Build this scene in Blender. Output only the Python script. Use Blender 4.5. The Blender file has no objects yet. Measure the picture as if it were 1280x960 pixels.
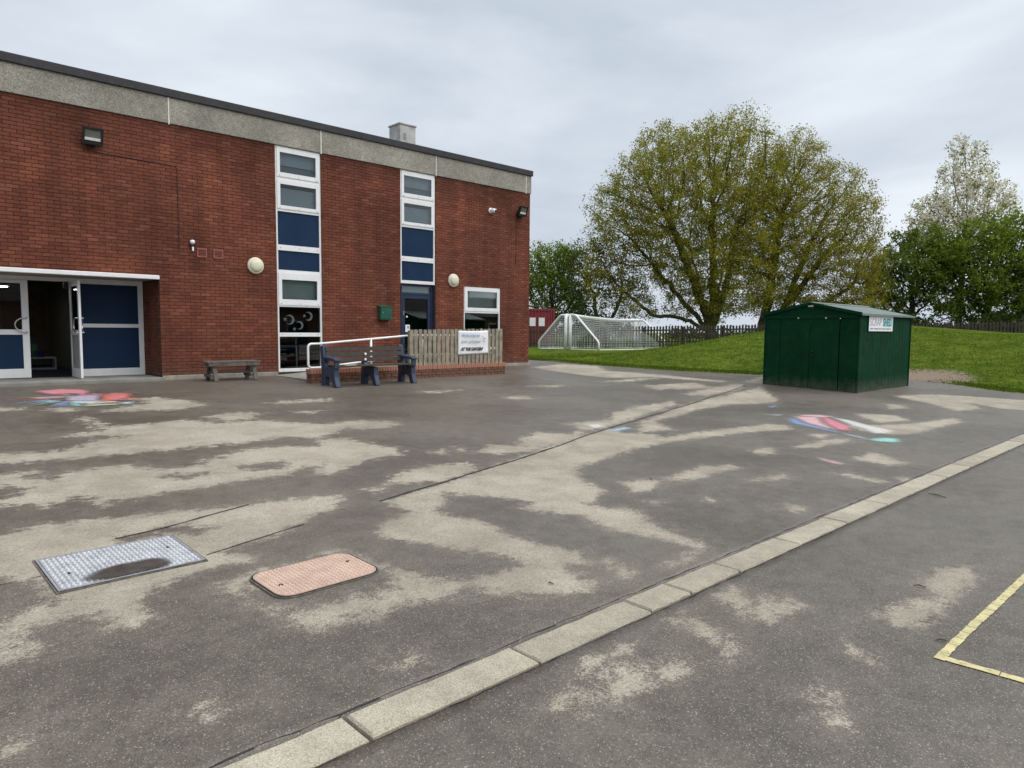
import bpy, bmesh, math, random
import numpy as np
from mathutils import Matrix, Vector

random.seed(7)
RNG = np.random.default_rng(11)
SC = bpy.context.scene
COL = SC.collection
R = math.radians

# ------------------------------------------------------------------ camera
# World: X runs along the school facade, Y points at it, Z up (0 = kerb level).
CAM_A, CAM_P, CAM_R = R(46.95), R(4.47), R(0.475)
cam_d = bpy.data.cameras.new('camera')
cam_d.sensor_width = 36.0
cam_d.lens = 36.0 * 870.0 / 1280.0
cam_d.clip_start, cam_d.clip_end = 0.05, 5000.0
cam = bpy.data.objects.new('camera', cam_d)
COL.objects.link(cam)
_fh = Vector((math.cos(CAM_A), math.sin(CAM_A), 0))
_rt = Vector((math.sin(CAM_A), -math.cos(CAM_A), 0))
_fw = _fh * math.cos(CAM_P) - Vector((0, 0, 1)) * math.sin(CAM_P)
_dn = _fw.cross(_rt)
_c, _s = math.cos(CAM_R), math.sin(CAM_R)
_r2 = _rt * _c - _dn * _s
_d2 = _rt * _s + _dn * _c
_m = Matrix.Identity(4)
for i in range(3):
    _m[i][0], _m[i][1], _m[i][2] = _r2[i], -_d2[i], -_fw[i]
_m[2][3] = 1.585
cam.matrix_world = _m
SC.camera = cam

# ------------------------------------------------------------------ sky, sun, exposure
SUN_EL, SUN_AZ = R(60), R(-62)        # direction TO the sun, azimuth from +X
world = bpy.data.worlds.new('World')
SC.world = world
world.use_nodes = True
wn, wl = world.node_tree.nodes, world.node_tree.links
wn.clear()
w_out = wn.new('ShaderNodeOutputWorld')
w_bg = wn.new('ShaderNodeBackground')
w_sky = wn.new('ShaderNodeTexSky')
w_sky.sky_type = 'NISHITA'
w_sky.sun_disc = False
w_sky.sun_elevation = SUN_EL
w_sky.sun_rotation = R(90) - SUN_AZ
w_sky.air_density, w_sky.dust_density = 1.0, 3.0
w_tc = wn.new('ShaderNodeTexCoord')
w_map = wn.new('ShaderNodeMapping')
w_map.inputs['Scale'].default_value = (1.0, 1.0, 3.2)
w_n1 = wn.new('ShaderNodeTexNoise')
w_n1.inputs['Scale'].default_value = 2.1
w_n1.inputs['Detail'].default_value = 6.0
w_n1.inputs['Roughness'].default_value = 0.52
w_n1.inputs['Distortion'].default_value = 0.35
w_rp = wn.new('ShaderNodeValToRGB')
w_rp.color_ramp.elements[0].position = 0.34
w_rp.color_ramp.elements[0].color = (2.85, 3.20, 3.66, 1)
w_rp.color_ramp.elements[1].position = 0.68
w_rp.color_ramp.elements[1].color = (4.22, 4.52, 4.88, 1)
w_mix = wn.new('ShaderNodeMix')
w_mix.data_type = 'RGBA'
w_mix.inputs['Factor'].default_value = 0.985      # thick unbroken cloud over the clear sky
wl.new(w_tc.outputs['Generated'], w_map.inputs['Vector'])
wl.new(w_map.outputs['Vector'], w_n1.inputs['Vector'])
wl.new(w_n1.outputs['Fac'], w_rp.inputs['Fac'])
wl.new(w_sky.outputs['Color'], w_mix.inputs['A'])
wl.new(w_rp.outputs['Color'], w_mix.inputs['B'])
wl.new(w_mix.outputs['Result'], w_bg.inputs['Color'])
w_bg.inputs['Strength'].default_value = 0.1
wl.new(w_bg.outputs['Background'], w_out.inputs['Surface'])

sun_d = bpy.data.lights.new('sun', 'SUN')
sun_d.energy = 1.5
sun_d.angle = R(70)
sun_d.color = (1.0, 0.975, 0.94)
sun = bpy.data.objects.new('sun', sun_d)
COL.objects.link(sun)
_to = Vector((math.cos(SUN_EL) * math.cos(SUN_AZ), math.cos(SUN_EL) * math.sin(SUN_AZ), math.sin(SUN_EL)))
sun.rotation_euler = _to.to_track_quat('Z', 'Y').to_euler()
sun.location = (0, 0, 30)

SC.view_settings.view_transform = 'Standard'
SC.view_settings.look = 'None'
SC.view_settings.exposure = 1.0
SC.view_settings.gamma = 1.0
SC.view_settings.use_curve_mapping = False
SC.cycles.max_bounces = 8
SC.cycles.transparent_max_bounces = 64

# ------------------------------------------------------------------ helpers
def tag(o, label=None, cat=None, group=None, kind=None):
    if label: o['label'] = label
    if cat: o['category'] = cat
    if group: o['group'] = group
    if kind: o['kind'] = kind
    return o

def empty(name, loc=(0, 0, 0), rz=0.0, **kw):
    o = bpy.data.objects.new(name, None)
    o.empty_display_size = 0.2
    COL.objects.link(o)
    o.location = loc
    o.rotation_euler = (0, 0, rz)
    return tag(o, **kw)

class MB:
    """collects shapes; build() links them as ONE mesh object"""
    def __init__(self):
        self.v, self.f = [], []
    def quad(self, *p):
        n = len(self.v); self.v += [tuple(q) for q in p]; self.f.append(tuple(range(n, n + len(p)))); return self
    def box(self, x0, x1, y0, y1, z0, z1):
        n = len(self.v)
        self.v += [(x0,y0,z0),(x1,y0,z0),(x1,y1,z0),(x0,y1,z0),(x0,y0,z1),(x1,y0,z1),(x1,y1,z1),(x0,y1,z1)]
        self.f += [tuple(n+i for i in q) for q in ((0,3,2,1),(4,5,6,7),(0,1,5,4),(1,2,6,5),(2,3,7,6),(3,0,4,7))]
        return self
    def bar(self, p, q, w, d, up=(0, 0, 1)):
        """rectangular bar from p to q, w wide (sideways), d deep (along up)"""
        p, q, up = Vector(p), Vector(q), Vector(up)
        t = (q - p).normalized(); s = t.cross(up).normalized(); u = s.cross(t)
        n = len(self.v)
        for c in (p, q):
            for a, b in ((-1,-1),(1,-1),(1,1),(-1,1)):
                self.v.append(tuple(c + s*(a*w/2) + u*(b*d/2)))
        self.f += [tuple(n+i for i in f) for f in ((0,1,2,3),(7,6,5,4),(0,4,5,1),(1,5,6,2),(2,6,7,3),(3,7,4,0))]
        return self
    def tube(self, pts, r, sides=10, cap=True):
        pts = [Vector(p) for p in pts]
        rr = r if isinstance(r, (list, tuple)) else [r] * len(pts)
        n0 = len(self.v); prev = None
        for i, p in enumerate(pts):
            t = (pts[min(i+1, len(pts)-1)] - pts[max(i-1, 0)]).normalized()
            if prev is None:
                ref = Vector((0,0,1)) if abs(t.z) < .9 else Vector((1,0,0))
                s = t.cross(ref).normalized()
            else:
                s = (prev - t * prev.dot(t)).normalized()
            prev = s; u = t.cross(s)
            for k in range(sides):
                a = 2*math.pi*k/sides
                self.v.append(tuple(p + (s*math.cos(a) + u*math.sin(a))*rr[i]))
        for i in range(len(pts)-1):
            for k in range(sides):
                a, b = n0+i*sides+k, n0+i*sides+(k+1) % sides
                self.f.append((a, b, b+sides, a+sides))
        if cap:
            self.f.append(tuple(range(n0+sides-1, n0-1, -1)))
            m = n0+(len(pts)-1)*sides
            self.f.append(tuple(range(m, m+sides)))
        return self
    def lathe(self, prof, c, axis='Z', n=32):
        """prof: (radius, height) pairs revolved round an axis through c"""
        n0 = len(self.v)
        for r, h in prof:
            for k in range(n):
                a = 2*math.pi*k/n
                x, y = r*math.cos(a), r*math.sin(a)
                p = (x, y, h) if axis == 'Z' else (x, -h, y)
                self.v.append((c[0]+p[0], c[1]+p[1], c[2]+p[2]))
        for i in range(len(prof)-1):
            for k in range(n):
                a, b = n0+i*n+k, n0+i*n+(k+1) % n
                self.f.append((a, b, b+n, a+n))
        self.f.append(tuple(range(n0+n-1, n0-1, -1)))
        m = n0+(len(prof)-1)*n
        self.f.append(tuple(range(m, m+n)))
        return self
    def prism(self, poly, z0, z1):
        n = len(self.v); k = len(poly)
        self.v += [(x, y, z0) for x, y in poly] + [(x, y, z1) for x, y in poly]
        self.f.append(tuple(range(n+k-1, n-1, -1))); self.f.append(tuple(range(n+k, n+2*k)))
        for i in range(k):
            j = (i+1) % k
            self.f.append((n+i, n+j, n+k+j, n+k+i))
        return self
    def profile(self, poly, x0, x1, axis='X'):
        """outline in (y,z) extruded along X, or (x,z) along Y"""
        n = len(self.v); k = len(poly)
        for e in (x0, x1):
            self.v += [((e, a, b) if axis == 'X' else (a, e, b)) for a, b in poly]
        self.f.append(tuple(range(n+k-1, n-1, -1))); self.f.append(tuple(range(n+k, n+2*k)))
        for i in range(k):
            j = (i+1) % k
            self.f.append((n+i, n+j, n+k+j, n+k+i))
        return self
    def build(self, name, mat, parent=None, smooth=False, bevel=0.0, kind=None):
        me = bpy.data.meshes.new(name)
        me.from_pydata(self.v, [], self.f)
        bm = bmesh.new(); bm.from_mesh(me)
        bmesh.ops.recalc_face_normals(bm, faces=bm.faces)
        bm.to_mesh(me); bm.free()
        me.materials.append(mat)
        if smooth:
            me.polygons.foreach_set('use_smooth', [True]*len(me.polygons))
        o = bpy.data.objects.new(name, me)
        COL.objects.link(o)
        o.parent = parent
        if bevel:
            b = o.modifiers.new('bevel', 'BEVEL'); b.width = bevel; b.segments = 2; b.limit_method = 'ANGLE'; b.angle_limit = R(40)
        if kind: o['kind'] = kind
        return o

def fast_mesh(name, verts, faces4, mat, parent=None, attrs=None, smooth=False):
    """numpy mesh: verts (n,3), faces4 (m,4)"""
    me = bpy.data.meshes.new(name)
    n, m = len(verts), len(faces4)
    me.vertices.add(n); me.vertices.foreach_set('co', np.asarray(verts, np.float32).ravel())
    k = faces4.shape[1]
    me.loops.add(m*k); me.loops.foreach_set('vertex_index', np.asarray(faces4, np.int32).ravel())
    me.polygons.add(m)
    me.polygons.foreach_set('loop_start', np.arange(0, m*k, k, dtype=np.int32))
    me.update(calc_edges=True)
    if smooth:
        me.polygons.foreach_set('use_smooth', np.ones(m, dtype=bool))
    for an, av in (attrs or {}).items():
        at = me.attributes.new(an, 'FLOAT', 'POINT')
        at.data.foreach_set('value', np.asarray(av, np.float32))
    me.materials.append(mat)
    o = bpy.data.objects.new(name, me)
    COL.objects.link(o)
    o.parent = parent
    return o

def new_mat(name):
    m = bpy.data.materials.new(name); m.use_nodes = True
    nt = m.node_tree
    return m, nt, nt.nodes, nt.links, nt.nodes['Principled BSDF']

def pmat(name, col, rough=.6, var=.12, scale=6.0, bump=0.0, bscale=40.0, metal=0.0, spec=.5, col2=None, dirt=0.0):
    """plain painted / timber / metal surface with uneven tone, wear and fine relief"""
    m, nt, N, L, b = new_mat(name)
    tc = N.new('ShaderNodeTexCoord')
    n1 = N.new('ShaderNodeTexNoise'); n1.inputs['Scale'].default_value = scale; n1.inputs['Detail'].default_value = 6
    L.new(tc.outputs['Object'], n1.inputs['Vector'])
    rp = N.new('ShaderNodeValToRGB')
    c2 = col2 or tuple(c*(1-var*2) for c in col)
    rp.color_ramp.elements[0].color = (*c2, 1); rp.color_ramp.elements[0].position = .3
    rp.color_ramp.elements[1].color = (*[min(1, c*(1+var*.5)) for c in col], 1); rp.color_ramp.elements[1].position = .65
    L.new(n1.outputs['Fac'], rp.inputs['Fac'])
    out = rp.outputs['Color']
    if dirt:
        n3 = N.new('ShaderNodeTexNoise'); n3.inputs['Scale'].default_value = scale*3.1; n3.inputs['Detail'].default_value = 8
        L.new(tc.outputs['Object'], n3.inputs['Vector'])
        r3 = N.new('ShaderNodeValToRGB'); r3.color_ramp.elements[0].position = .52; r3.color_ramp.elements[1].position = .75
        L.new(n3.outputs['Fac'], r3.inputs['Fac'])
        mu = N.new('ShaderNodeMath'); mu.operation = 'MULTIPLY'; mu.inputs[1].default_value = dirt
        L.new(r3.outputs['Color'], mu.inputs[0])
        mx = N.new('ShaderNodeMix'); mx.data_type = 'RGBA'; mx.inputs['B'].default_value = (.16, .15, .12, 1)
        L.new(mu.outputs[0], mx.inputs['Factor']); L.new(out, mx.inputs['A'])
        out = mx.outputs['Result']
    L.new(out, b.inputs['Base Color'])
    b.inputs['Roughness'].default_value = rough
    b.inputs['Metallic'].default_value = metal
    b.inputs['Specular IOR Level'].default_value = spec
    if bump:
        n2 = N.new('ShaderNodeTexNoise'); n2.inputs['Scale'].default_value = bscale; n2.inputs['Detail'].default_value = 5
        L.new(tc.outputs['Object'], n2.inputs['Vector'])
        bp = N.new('ShaderNodeBump'); bp.inputs['Strength'].default_value = bump; bp.inputs['Distance'].default_value = .01
        L.new(n2.outputs['Fac'], bp.inputs['Height']); L.new(bp.outputs['Normal'], b.inputs['Normal'])
    return m

def glass_mat(name, tint=(.88, .92, .92), ior=1.5):
    m, nt, N, L, b = new_mat(name)
    N.remove(b)
    out = N['Material Output']
    tr = N.new('ShaderNodeBsdfTransparent'); tr.inputs['Color'].default_value = (*tint, 1)
    gl = N.new('ShaderNodeBsdfGlossy'); gl.inputs['Roughness'].default_value = .02
    fr = N.new('ShaderNodeFresnel'); fr.inputs['IOR'].default_value = ior
    mu = N.new('ShaderNodeMath'); mu.operation = 'MULTIPLY'; mu.inputs[1].default_value = 1.15; mu.use_clamp = True
    mx = N.new('ShaderNodeMixShader')
    L.new(fr.outputs[0], mu.inputs[0]); L.new(mu.outputs[0], mx.inputs[0])
    L.new(tr.outputs[0], mx.inputs[1]); L.new(gl.outputs[0], mx.inputs[2]); L.new(mx.outputs[0], out.inputs['Surface'])
    return m

# ------------------------------------------------------------------ materials
def brick_mat():
    m, nt, N, L, b = new_mat('red_brick')
    geo = N.new('ShaderNodeNewGeometry'); oi = N.new('ShaderNodeObjectInfo')
    ad = N.new('ShaderNodeMath'); ad.operation = 'ADD'
    L.new(geo.outputs['Random Per Island'], ad.inputs[0]); L.new(oi.outputs['Random'], ad.inputs[1])
    fr = N.new('ShaderNodeMath'); fr.operation = 'FRACT'; L.new(ad.outputs[0], fr.inputs[0])
    rp = N.new('ShaderNodeValToRGB'); e = rp.color_ramp.elements
    e[0].position = 0; e[0].color = (.135, .040, .024, 1)
    e[1].position = 1; e[1].color = (.228, .078, .046, 1)
    for p, c in ((.2, (.166, .050, .028, 1)), (.55, (.178, .055, .031, 1)), (.86, (.192, .062, .034, 1))):
        x = e.new(p); x.color = c
    L.new(fr.outputs[0], rp.inputs['Fac'])
    # slow stains over the whole wall, and grain in each brick
    n1 = N.new('ShaderNodeTexNoise'); n1.inputs['Scale'].default_value = .7; n1.inputs['Detail'].default_value = 5
    L.new(geo.outputs['Position'], n1.inputs['Vector'])
    r1 = N.new('ShaderNodeMapRange'); r1.inputs['From Min'].default_value = .3; r1.inputs['From Max'].default_value = .7
    r1.inputs['To Min'].default_value = .68; r1.inputs['To Max'].default_value = 1.16
    L.new(n1.outputs['Fac'], r1.inputs['Value'])
    n2 = N.new('ShaderNodeTexNoise'); n2.inputs['Scale'].default_value = 26; n2.inputs['Detail'].default_value = 6
    L.new(geo.outputs['Position'], n2.inputs['Vector'])
    r2 = N.new('ShaderNodeMapRange'); r2.inputs['To Min'].default_value = .72; r2.inputs['To Max'].default_value = 1.28
    L.new(n2.outputs['Fac'], r2.inputs['Value'])
    mps = N.new('ShaderNodeMapping'); mps.inputs['Scale'].default_value = (3.2, 3.2, .22); L.new(geo.outputs['Position'], mps.inputs['Vector'])
    ns = N.new('ShaderNodeTexNoise'); ns.inputs['Scale'].default_value = 1.0; ns.inputs['Detail'].default_value = 6; L.new(mps.outputs[0], ns.inputs['Vector'])
    rs = N.new('ShaderNodeMapRange'); rs.inputs['From Min'].default_value = .35; rs.inputs['From Max'].default_value = .65; rs.inputs['To Min'].default_value = .82; rs.inputs['To Max'].default_value = 1.08
    L.new(ns.outputs['Fac'], rs.inputs['Value'])
    mr = N.new('ShaderNodeMath'); mr.operation = 'MULTIPLY'; L.new(r1.outputs[0], mr.inputs[0]); L.new(rs.outputs[0], mr.inputs[1])
    mu = N.new('ShaderNodeMath'); mu.operation = 'MULTIPLY'
    L.new(mr.outputs[0], mu.inputs[0]); L.new(r2.outputs[0], mu.inputs[1])
    # damp dark staining hanging below the coping
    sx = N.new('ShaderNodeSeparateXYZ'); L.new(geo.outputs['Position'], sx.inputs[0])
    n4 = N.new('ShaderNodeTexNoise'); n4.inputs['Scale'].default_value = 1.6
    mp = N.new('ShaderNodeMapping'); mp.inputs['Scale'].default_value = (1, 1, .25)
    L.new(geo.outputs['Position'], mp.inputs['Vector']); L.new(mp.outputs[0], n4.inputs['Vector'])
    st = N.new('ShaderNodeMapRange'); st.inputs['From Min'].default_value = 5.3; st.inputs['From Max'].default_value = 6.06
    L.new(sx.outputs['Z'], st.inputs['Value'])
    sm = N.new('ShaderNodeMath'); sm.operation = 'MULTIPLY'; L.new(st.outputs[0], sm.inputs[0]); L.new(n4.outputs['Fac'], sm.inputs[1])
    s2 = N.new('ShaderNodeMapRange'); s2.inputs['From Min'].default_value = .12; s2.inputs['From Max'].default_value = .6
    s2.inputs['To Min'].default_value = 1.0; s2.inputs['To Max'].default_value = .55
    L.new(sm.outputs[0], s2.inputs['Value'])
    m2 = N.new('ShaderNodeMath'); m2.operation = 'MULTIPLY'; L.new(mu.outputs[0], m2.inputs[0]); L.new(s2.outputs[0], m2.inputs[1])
    vm = N.new('ShaderNodeVectorMath'); vm.operation = 'SCALE'
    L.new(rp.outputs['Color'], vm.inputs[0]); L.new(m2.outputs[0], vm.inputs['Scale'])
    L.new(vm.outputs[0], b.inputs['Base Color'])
    b.inputs['Roughness'].default_value = .85
    b.inputs['Specular IOR Level'].default_value = .25
    bp = N.new('ShaderNodeBump'); bp.inputs['Strength'].default_value = .4; bp.inputs['Distance'].default_value = .004
    L.new(n2.outputs['Fac'], bp.inputs['Height']); L.new(bp.outputs[0], b.inputs['Normal'])
    return m

def speckle_mat(name, cols, scale, rough=.9, bump=.5, stain=.25):
    """exposed aggregate: small stones of several tones"""
    m, nt, N, L, b = new_mat(name)
    geo = N.new('ShaderNodeNewGeometry')
    vo = N.new('ShaderNodeTexVoronoi'); vo.inputs['Scale'].default_value = scale
    L.new(geo.outputs['Position'], vo.inputs['Vector'])
    sp = N.new('ShaderNodeSeparateColor'); L.new(vo.outputs['Color'], sp.inputs[0])
    rp = N.new('ShaderNodeValToRGB'); e = rp.color_ramp.elements
    e[0].color = (*cols[0], 1); e[1].color = (*cols[-1], 1)
    for i, c in enumerate(cols[1:-1]):
        x = e.new((i+1)/(len(cols)-1)); x.color = (*c, 1)
    L.new(sp.outputs[0], rp.inputs['Fac'])
    n1 = N.new('ShaderNodeTexNoise'); n1.inputs['Scale'].default_value = 1.3; n1.inputs['Detail'].default_value = 6
    L.new(geo.outputs['Position'], n1.inputs['Vector'])
    r1 = N.new('ShaderNodeMapRange'); r1.inputs['From Min'].default_value = .3; r1.inputs['From Max'].default_value = .7
    r1.inputs['To Min'].default_value = 1-stain; r1.inputs['To Max'].default_value = 1+stain*.5
    L.new(n1.outputs['Fac'], r1.inputs['Value'])
    oi = N.new('ShaderNodeObjectInfo'); ro = N.new('ShaderNodeMapRange'); ro.inputs['To Min'].default_value = .84; ro.inputs['To Max'].default_value = 1.06
    L.new(oi.outputs['Random'], ro.inputs['Value'])
    n5 = N.new('ShaderNodeTexNoise'); n5.inputs['Scale'].default_value = 7; n5.inputs['Detail'].default_value = 8; n5.inputs['Roughness'].default_value = .7
    L.new(geo.outputs['Position'], n5.inputs['Vector'])
    r5 = N.new('ShaderNodeMapRange'); r5.inputs['From Min'].default_value = .3; r5.inputs['From Max'].default_value = .6; r5.inputs['To Min'].default_value = 1-stain*.9; r5.inputs['To Max'].default_value = 1.03
    L.new(n5.outputs['Fac'], r5.inputs['Value'])
    k1 = N.new('ShaderNodeMath'); k1.operation = 'MULTIPLY'; L.new(r1.outputs[0], k1.inputs[0]); L.new(ro.outputs[0], k1.inputs[1])
    k2 = N.new('ShaderNodeMath'); k2.operation = 'MULTIPLY'; L.new(k1.outputs[0], k2.inputs[0]); L.new(r5.outputs[0], k2.inputs[1])
    vm = N.new('ShaderNodeVectorMath'); vm.operation = 'SCALE'
    L.new(rp.outputs['Color'], vm.inputs[0]); L.new(k2.outputs[0], vm.inputs['Scale'])
    L.new(vm.outputs[0], b.inputs['Base Color'])
    b.inputs['Roughness'].default_value = rough; b.inputs['Specular IOR Level'].default_value = .3
    bp = N.new('ShaderNodeBump'); bp.inputs['Strength'].default_value = bump; bp.inputs['Distance'].default_value = .006
    L.new(vo.outputs['Distance'], bp.inputs['Height']); L.new(bp.outputs[0], b.inputs['Normal'])
    return m

def asphalt_mat():
    """bitmac: dark while wet, pale and dusty where it has dried (mesh attribute 'dry' = signed distance to the drying edge)"""
    m, nt, N, L, b = new_mat('asphalt')
    geo = N.new('ShaderNodeNewGeometry')
    at = N.new('ShaderNodeAttribute'); at.attribute_name = 'dry'
    def noise(scale, det=5, rough=.55):
        n = N.new('ShaderNodeTexNoise'); n.inputs['Scale'].default_value = scale; n.inputs['Detail'].default_value = det
        n.inputs['Roughness'].default_value = rough
        L.new(geo.outputs['Position'], n.inputs['Vector']); return n.outputs['Fac']
    def math_(op, a, b_):
        n = N.new('ShaderNodeMath'); n.operation = op
        for i, v in ((0, a), (1, b_)):
            if isinstance(v, (int, float)): n.inputs[i].default_value = v
            else: L.new(v, n.inputs[i])
        return n.outputs[0]
    def rng_(v, a, c, d=0., e=1., smooth=True):
        n = N.new('ShaderNodeMapRange'); n.interpolation_type = 'SMOOTHSTEP' if smooth else 'LINEAR'
        n.inputs['From Min'].default_value = a; n.inputs['From Max'].default_value = c
        n.inputs['To Min'].default_value = d; n.inputs['To Max'].default_value = e
        L.new(v, n.inputs['Value']); return n.outputs[0]
    sxy = N.new('ShaderNodeSeparateXYZ'); L.new(geo.outputs['Position'], sxy.inputs[0])
    rough_amp = rng_(sxy.outputs['Y'], 4.5, 11.0, 1.0, 3.0, False)      # the upper yard dries in a more broken pattern
    edge = math_('ADD', at.outputs['Fac'], math_('MULTIPLY', math_('SUBTRACT', noise(3.2, 4, .6), .5), .12))
    edge = math_('ADD', edge, math_('MULTIPLY', math_('MULTIPLY', math_('SUBTRACT', noise(9, 9, .74), .5), rough_amp), .46))
    mpn = N.new('ShaderNodeMapping'); mpn.inputs['Rotation'].default_value = (0, 0, R(38)); mpn.inputs['Scale'].default_value = (2.2, 17, 1)
    L.new(geo.outputs['Position'], mpn.inputs['Vector'])
    nst = N.new('ShaderNodeTexNoise'); nst.inputs['Scale'].default_value = 1.0; nst.inputs['Detail'].default_value = 6; nst.inputs['Roughness'].default_value = .65
    L.new(mpn.outputs[0], nst.inputs['Vector'])
    edge = math_('ADD', edge, math_('MULTIPLY', math_('MULTIPLY', math_('SUBTRACT', nst.outputs['Fac'], .5), math_('SUBTRACT', rough_amp, .5)), .20))
    edge = math_('ADD', edge, math_('MULTIPLY', math_('SUBTRACT', noise(85, 4, .75), .5), .40))
    dry = math_('ADD', math_('MULTIPLY', rng_(edge, -.03, .065), .84), math_('MULTIPLY', rng_(edge, -.26, .24), .16))   # crisp rim inside a half-dry halo
    # aggregate
    vo = N.new('ShaderNodeTexVoronoi'); vo.inputs['Scale'].default_value = 215
    L.new(geo.outputs['Position'], vo.inputs['Vector'])
    sp = N.new('ShaderNodeSeparateColor'); L.new(vo.outputs['Color'], sp.inputs[0])
    stone = rng_(sp.outputs[0], .92, .985)
    dark = rng_(sp.outputs[1], .0, .5, .62, 1.06)
    def ramp(c0, c1, f):
        n = N.new('ShaderNodeMix'); n.data_type = 'RGBA'
        n.inputs['A'].default_value = (*c0, 1); n.inputs['B'].default_value = (*c1, 1); L.new(f, n.inputs['Factor']); return n.outputs['Result']
    def mixc(a, b_, f):
        n = N.new('ShaderNodeMix'); n.data_type = 'RGBA'; L.new(a, n.inputs['A'])
        if isinstance(b_, tuple): n.inputs['B'].default_value = (*b_, 1)
        else: L.new(b_, n.inputs['B'])
        L.new(f, n.inputs['Factor']); return n.outputs['Result']
    big = rng_(noise(.55, 4), .3, .7)
    wetc = ramp((.084, .070, .055), (.138, .120, .095), rng_(math_('ADD', math_('MULTIPLY', noise(.55, 4), .5), math_('MULTIPLY', noise(6, 7, .7), .5)), .38, .62))
    wetc = mixc(wetc, (.36, .33, .28), math_('MULTIPLY', stone, .75))
    dryc = ramp((.275, .240, .188), (.400, .356, .284), rng_(math_('ADD', math_('MULTIPLY', noise(2.3, 6, .65), .6), math_('MULTIPLY', noise(.4, 3, .5), .4)), .36, .62))
    dryc = mixc(dryc, (.17, .155, .13), math_('ADD', rng_(noise(60, 5, .75), .50, .70, 0, .55), rng_(noise(19, 6, .75), .52, .70, 0, .40)))
    col = mixc(wetc, dryc, dry)
    vm = N.new('ShaderNodeVectorMath'); vm.operation = 'SCALE'; L.new(col, vm.inputs[0])
    L.new(math_('MULTIPLY', dark, rng_(noise(45, 5, .7), .25, .75, .80, 1.2, False)), vm.inputs['Scale'])
    L.new(vm.outputs[0], b.inputs['Base Color'])
    wetrough = rng_(noise(.35, 3), .35, .65, .36, .56)
    n = N.new('ShaderNodeMix'); n.data_type = 'FLOAT'; L.new(dry, n.inputs['Factor']); L.new(wetrough, n.inputs['A']); n.inputs['B'].default_value = .92
    L.new(n.outputs['Result'], b.inputs['Roughness'])
    b.inputs['Specular IOR Level'].default_value = .5
    bp = N.new('ShaderNodeBump'); bp.inputs['Strength'].default_value = .30; bp.inputs['Distance'].default_value = .004
    L.new(math_('ADD', vo.outputs['Distance'], math_('MULTIPLY', noise(40, 4), .8)), bp.inputs['Height'])
    L.new(bp.outputs[0], b.inputs['Normal'])
    return m

def grass_mat():
    m, nt, N, L, b = new_mat('lawn_grass')
    geo = N.new('ShaderNodeNewGeometry')
    n1 = N.new('ShaderNodeTexNoise'); n1.inputs['Scale'].default_value = 1.4; n1.inputs['Detail'].default_value = 8; n1.inputs['Roughness'].default_value = .65
    n2 = N.new('ShaderNodeTexNoise'); n2.inputs['Scale'].default_value = 5.5; n2.inputs['Detail'].default_value = 8; n2.inputs['Roughness'].default_value = .7
    for n in (n1, n2): L.new(geo.outputs['Position'], n.inputs['Vector'])
    ad = N.new('ShaderNodeMath'); ad.operation = 'ADD'; L.new(n1.outputs['Fac'], ad.inputs[0]); L.new(n2.outputs['Fac'], ad.inputs[1])
    rp = N.new('ShaderNodeValToRGB'); e = rp.color_ramp.elements
    hf = N.new('ShaderNodeMath'); hf.operation = 'MULTIPLY'; hf.inputs[1].default_value = .5; L.new(ad.outputs[0], hf.inputs[0])
    e[0].position = .40; e[0].color = (.042, .076, .011, 1)
    e[1].position = .62; e[1].color = (.140, .180, .027, 1)
    x = e.new(.5); x.color = (.086, .126, .018, 1)
    L.new(hf.outputs[0], rp.inputs['Fac'])
    # trodden bare soil along the tarmac edge (attribute 'soil')
    at = N.new('ShaderNodeAttribute'); at.attribute_name = 'soil'
    sb = N.new('ShaderNodeMath'); sb.operation = 'ADD'; L.new(at.outputs['Fac'], sb.inputs[0])
    nm = N.new('ShaderNodeMath'); nm.operation = 'MULTIPLY_ADD'; nm.inputs[1].default_value = 1.2; nm.inputs[2].default_value = -.6
    L.new(n2.outputs['Fac'], nm.inputs[0]); L.new(nm.outputs[0], sb.inputs[1])
    ss = N.new('ShaderNodeMapRange'); ss.inputs['From Min'].default_value = .35; ss.inputs['From Max'].default_value = .6; L.new(sb.outputs[0], ss.inputs['Value'])
    mx = N.new('ShaderNodeMix'); mx.data_type = 'RGBA'; mx.inputs['B'].default_value = (.27, .215, .165, 1)
    L.new(rp.outputs['Color'], mx.inputs['A']); L.new(ss.outputs[0], mx.inputs['Factor'])
    L.new(mx.outputs['Result'], b.inputs['Base Color'])
    b.inputs['Roughness'].default_value = 1.0; b.inputs['Specular IOR Level'].default_value = .0
    bp = N.new('ShaderNodeBump'); bp.inputs['Strength'].default_value = 1.0; bp.inputs['Distance'].default_value = .12
    L.new(n2.outputs['Fac'], bp.inputs['Height']); L.new(bp.outputs[0], b.inputs['Normal'])
    return m

def leaf_mat(name, c0, c1, c2, trans=.35):
    m, nt, N, L, b = new_mat(name)
    N.remove(b); out = N['Material Output']
    at = N.new('ShaderNodeAttribute'); at.attribute_name = 'tone'
    rp = N.new('ShaderNodeValToRGB'); e = rp.color_ramp.elements
    e[0].color = (*c0, 1); e[1].color = (*c2, 1); x = e.new(.5); x.color = (*c1, 1)
    L.new(at.outputs['Fac'], rp.inputs['Fac'])
    d = N.new('ShaderNodeBsdfDiffuse'); t = N.new('ShaderNodeBsdfTranslucent'); mx = N.new('ShaderNodeMixShader')
    mx.inputs[0].default_value = trans
    L.new(rp.outputs['Color'], d.inputs['Color']); L.new(rp.outputs['Color'], t.inputs['Color'])
    L.new(d.outputs[0], mx.inputs[1]); L.new(t.outputs[0], mx.inputs[2]); L.new(mx.outputs[0], out.inputs['Surface'])
    return m

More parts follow.
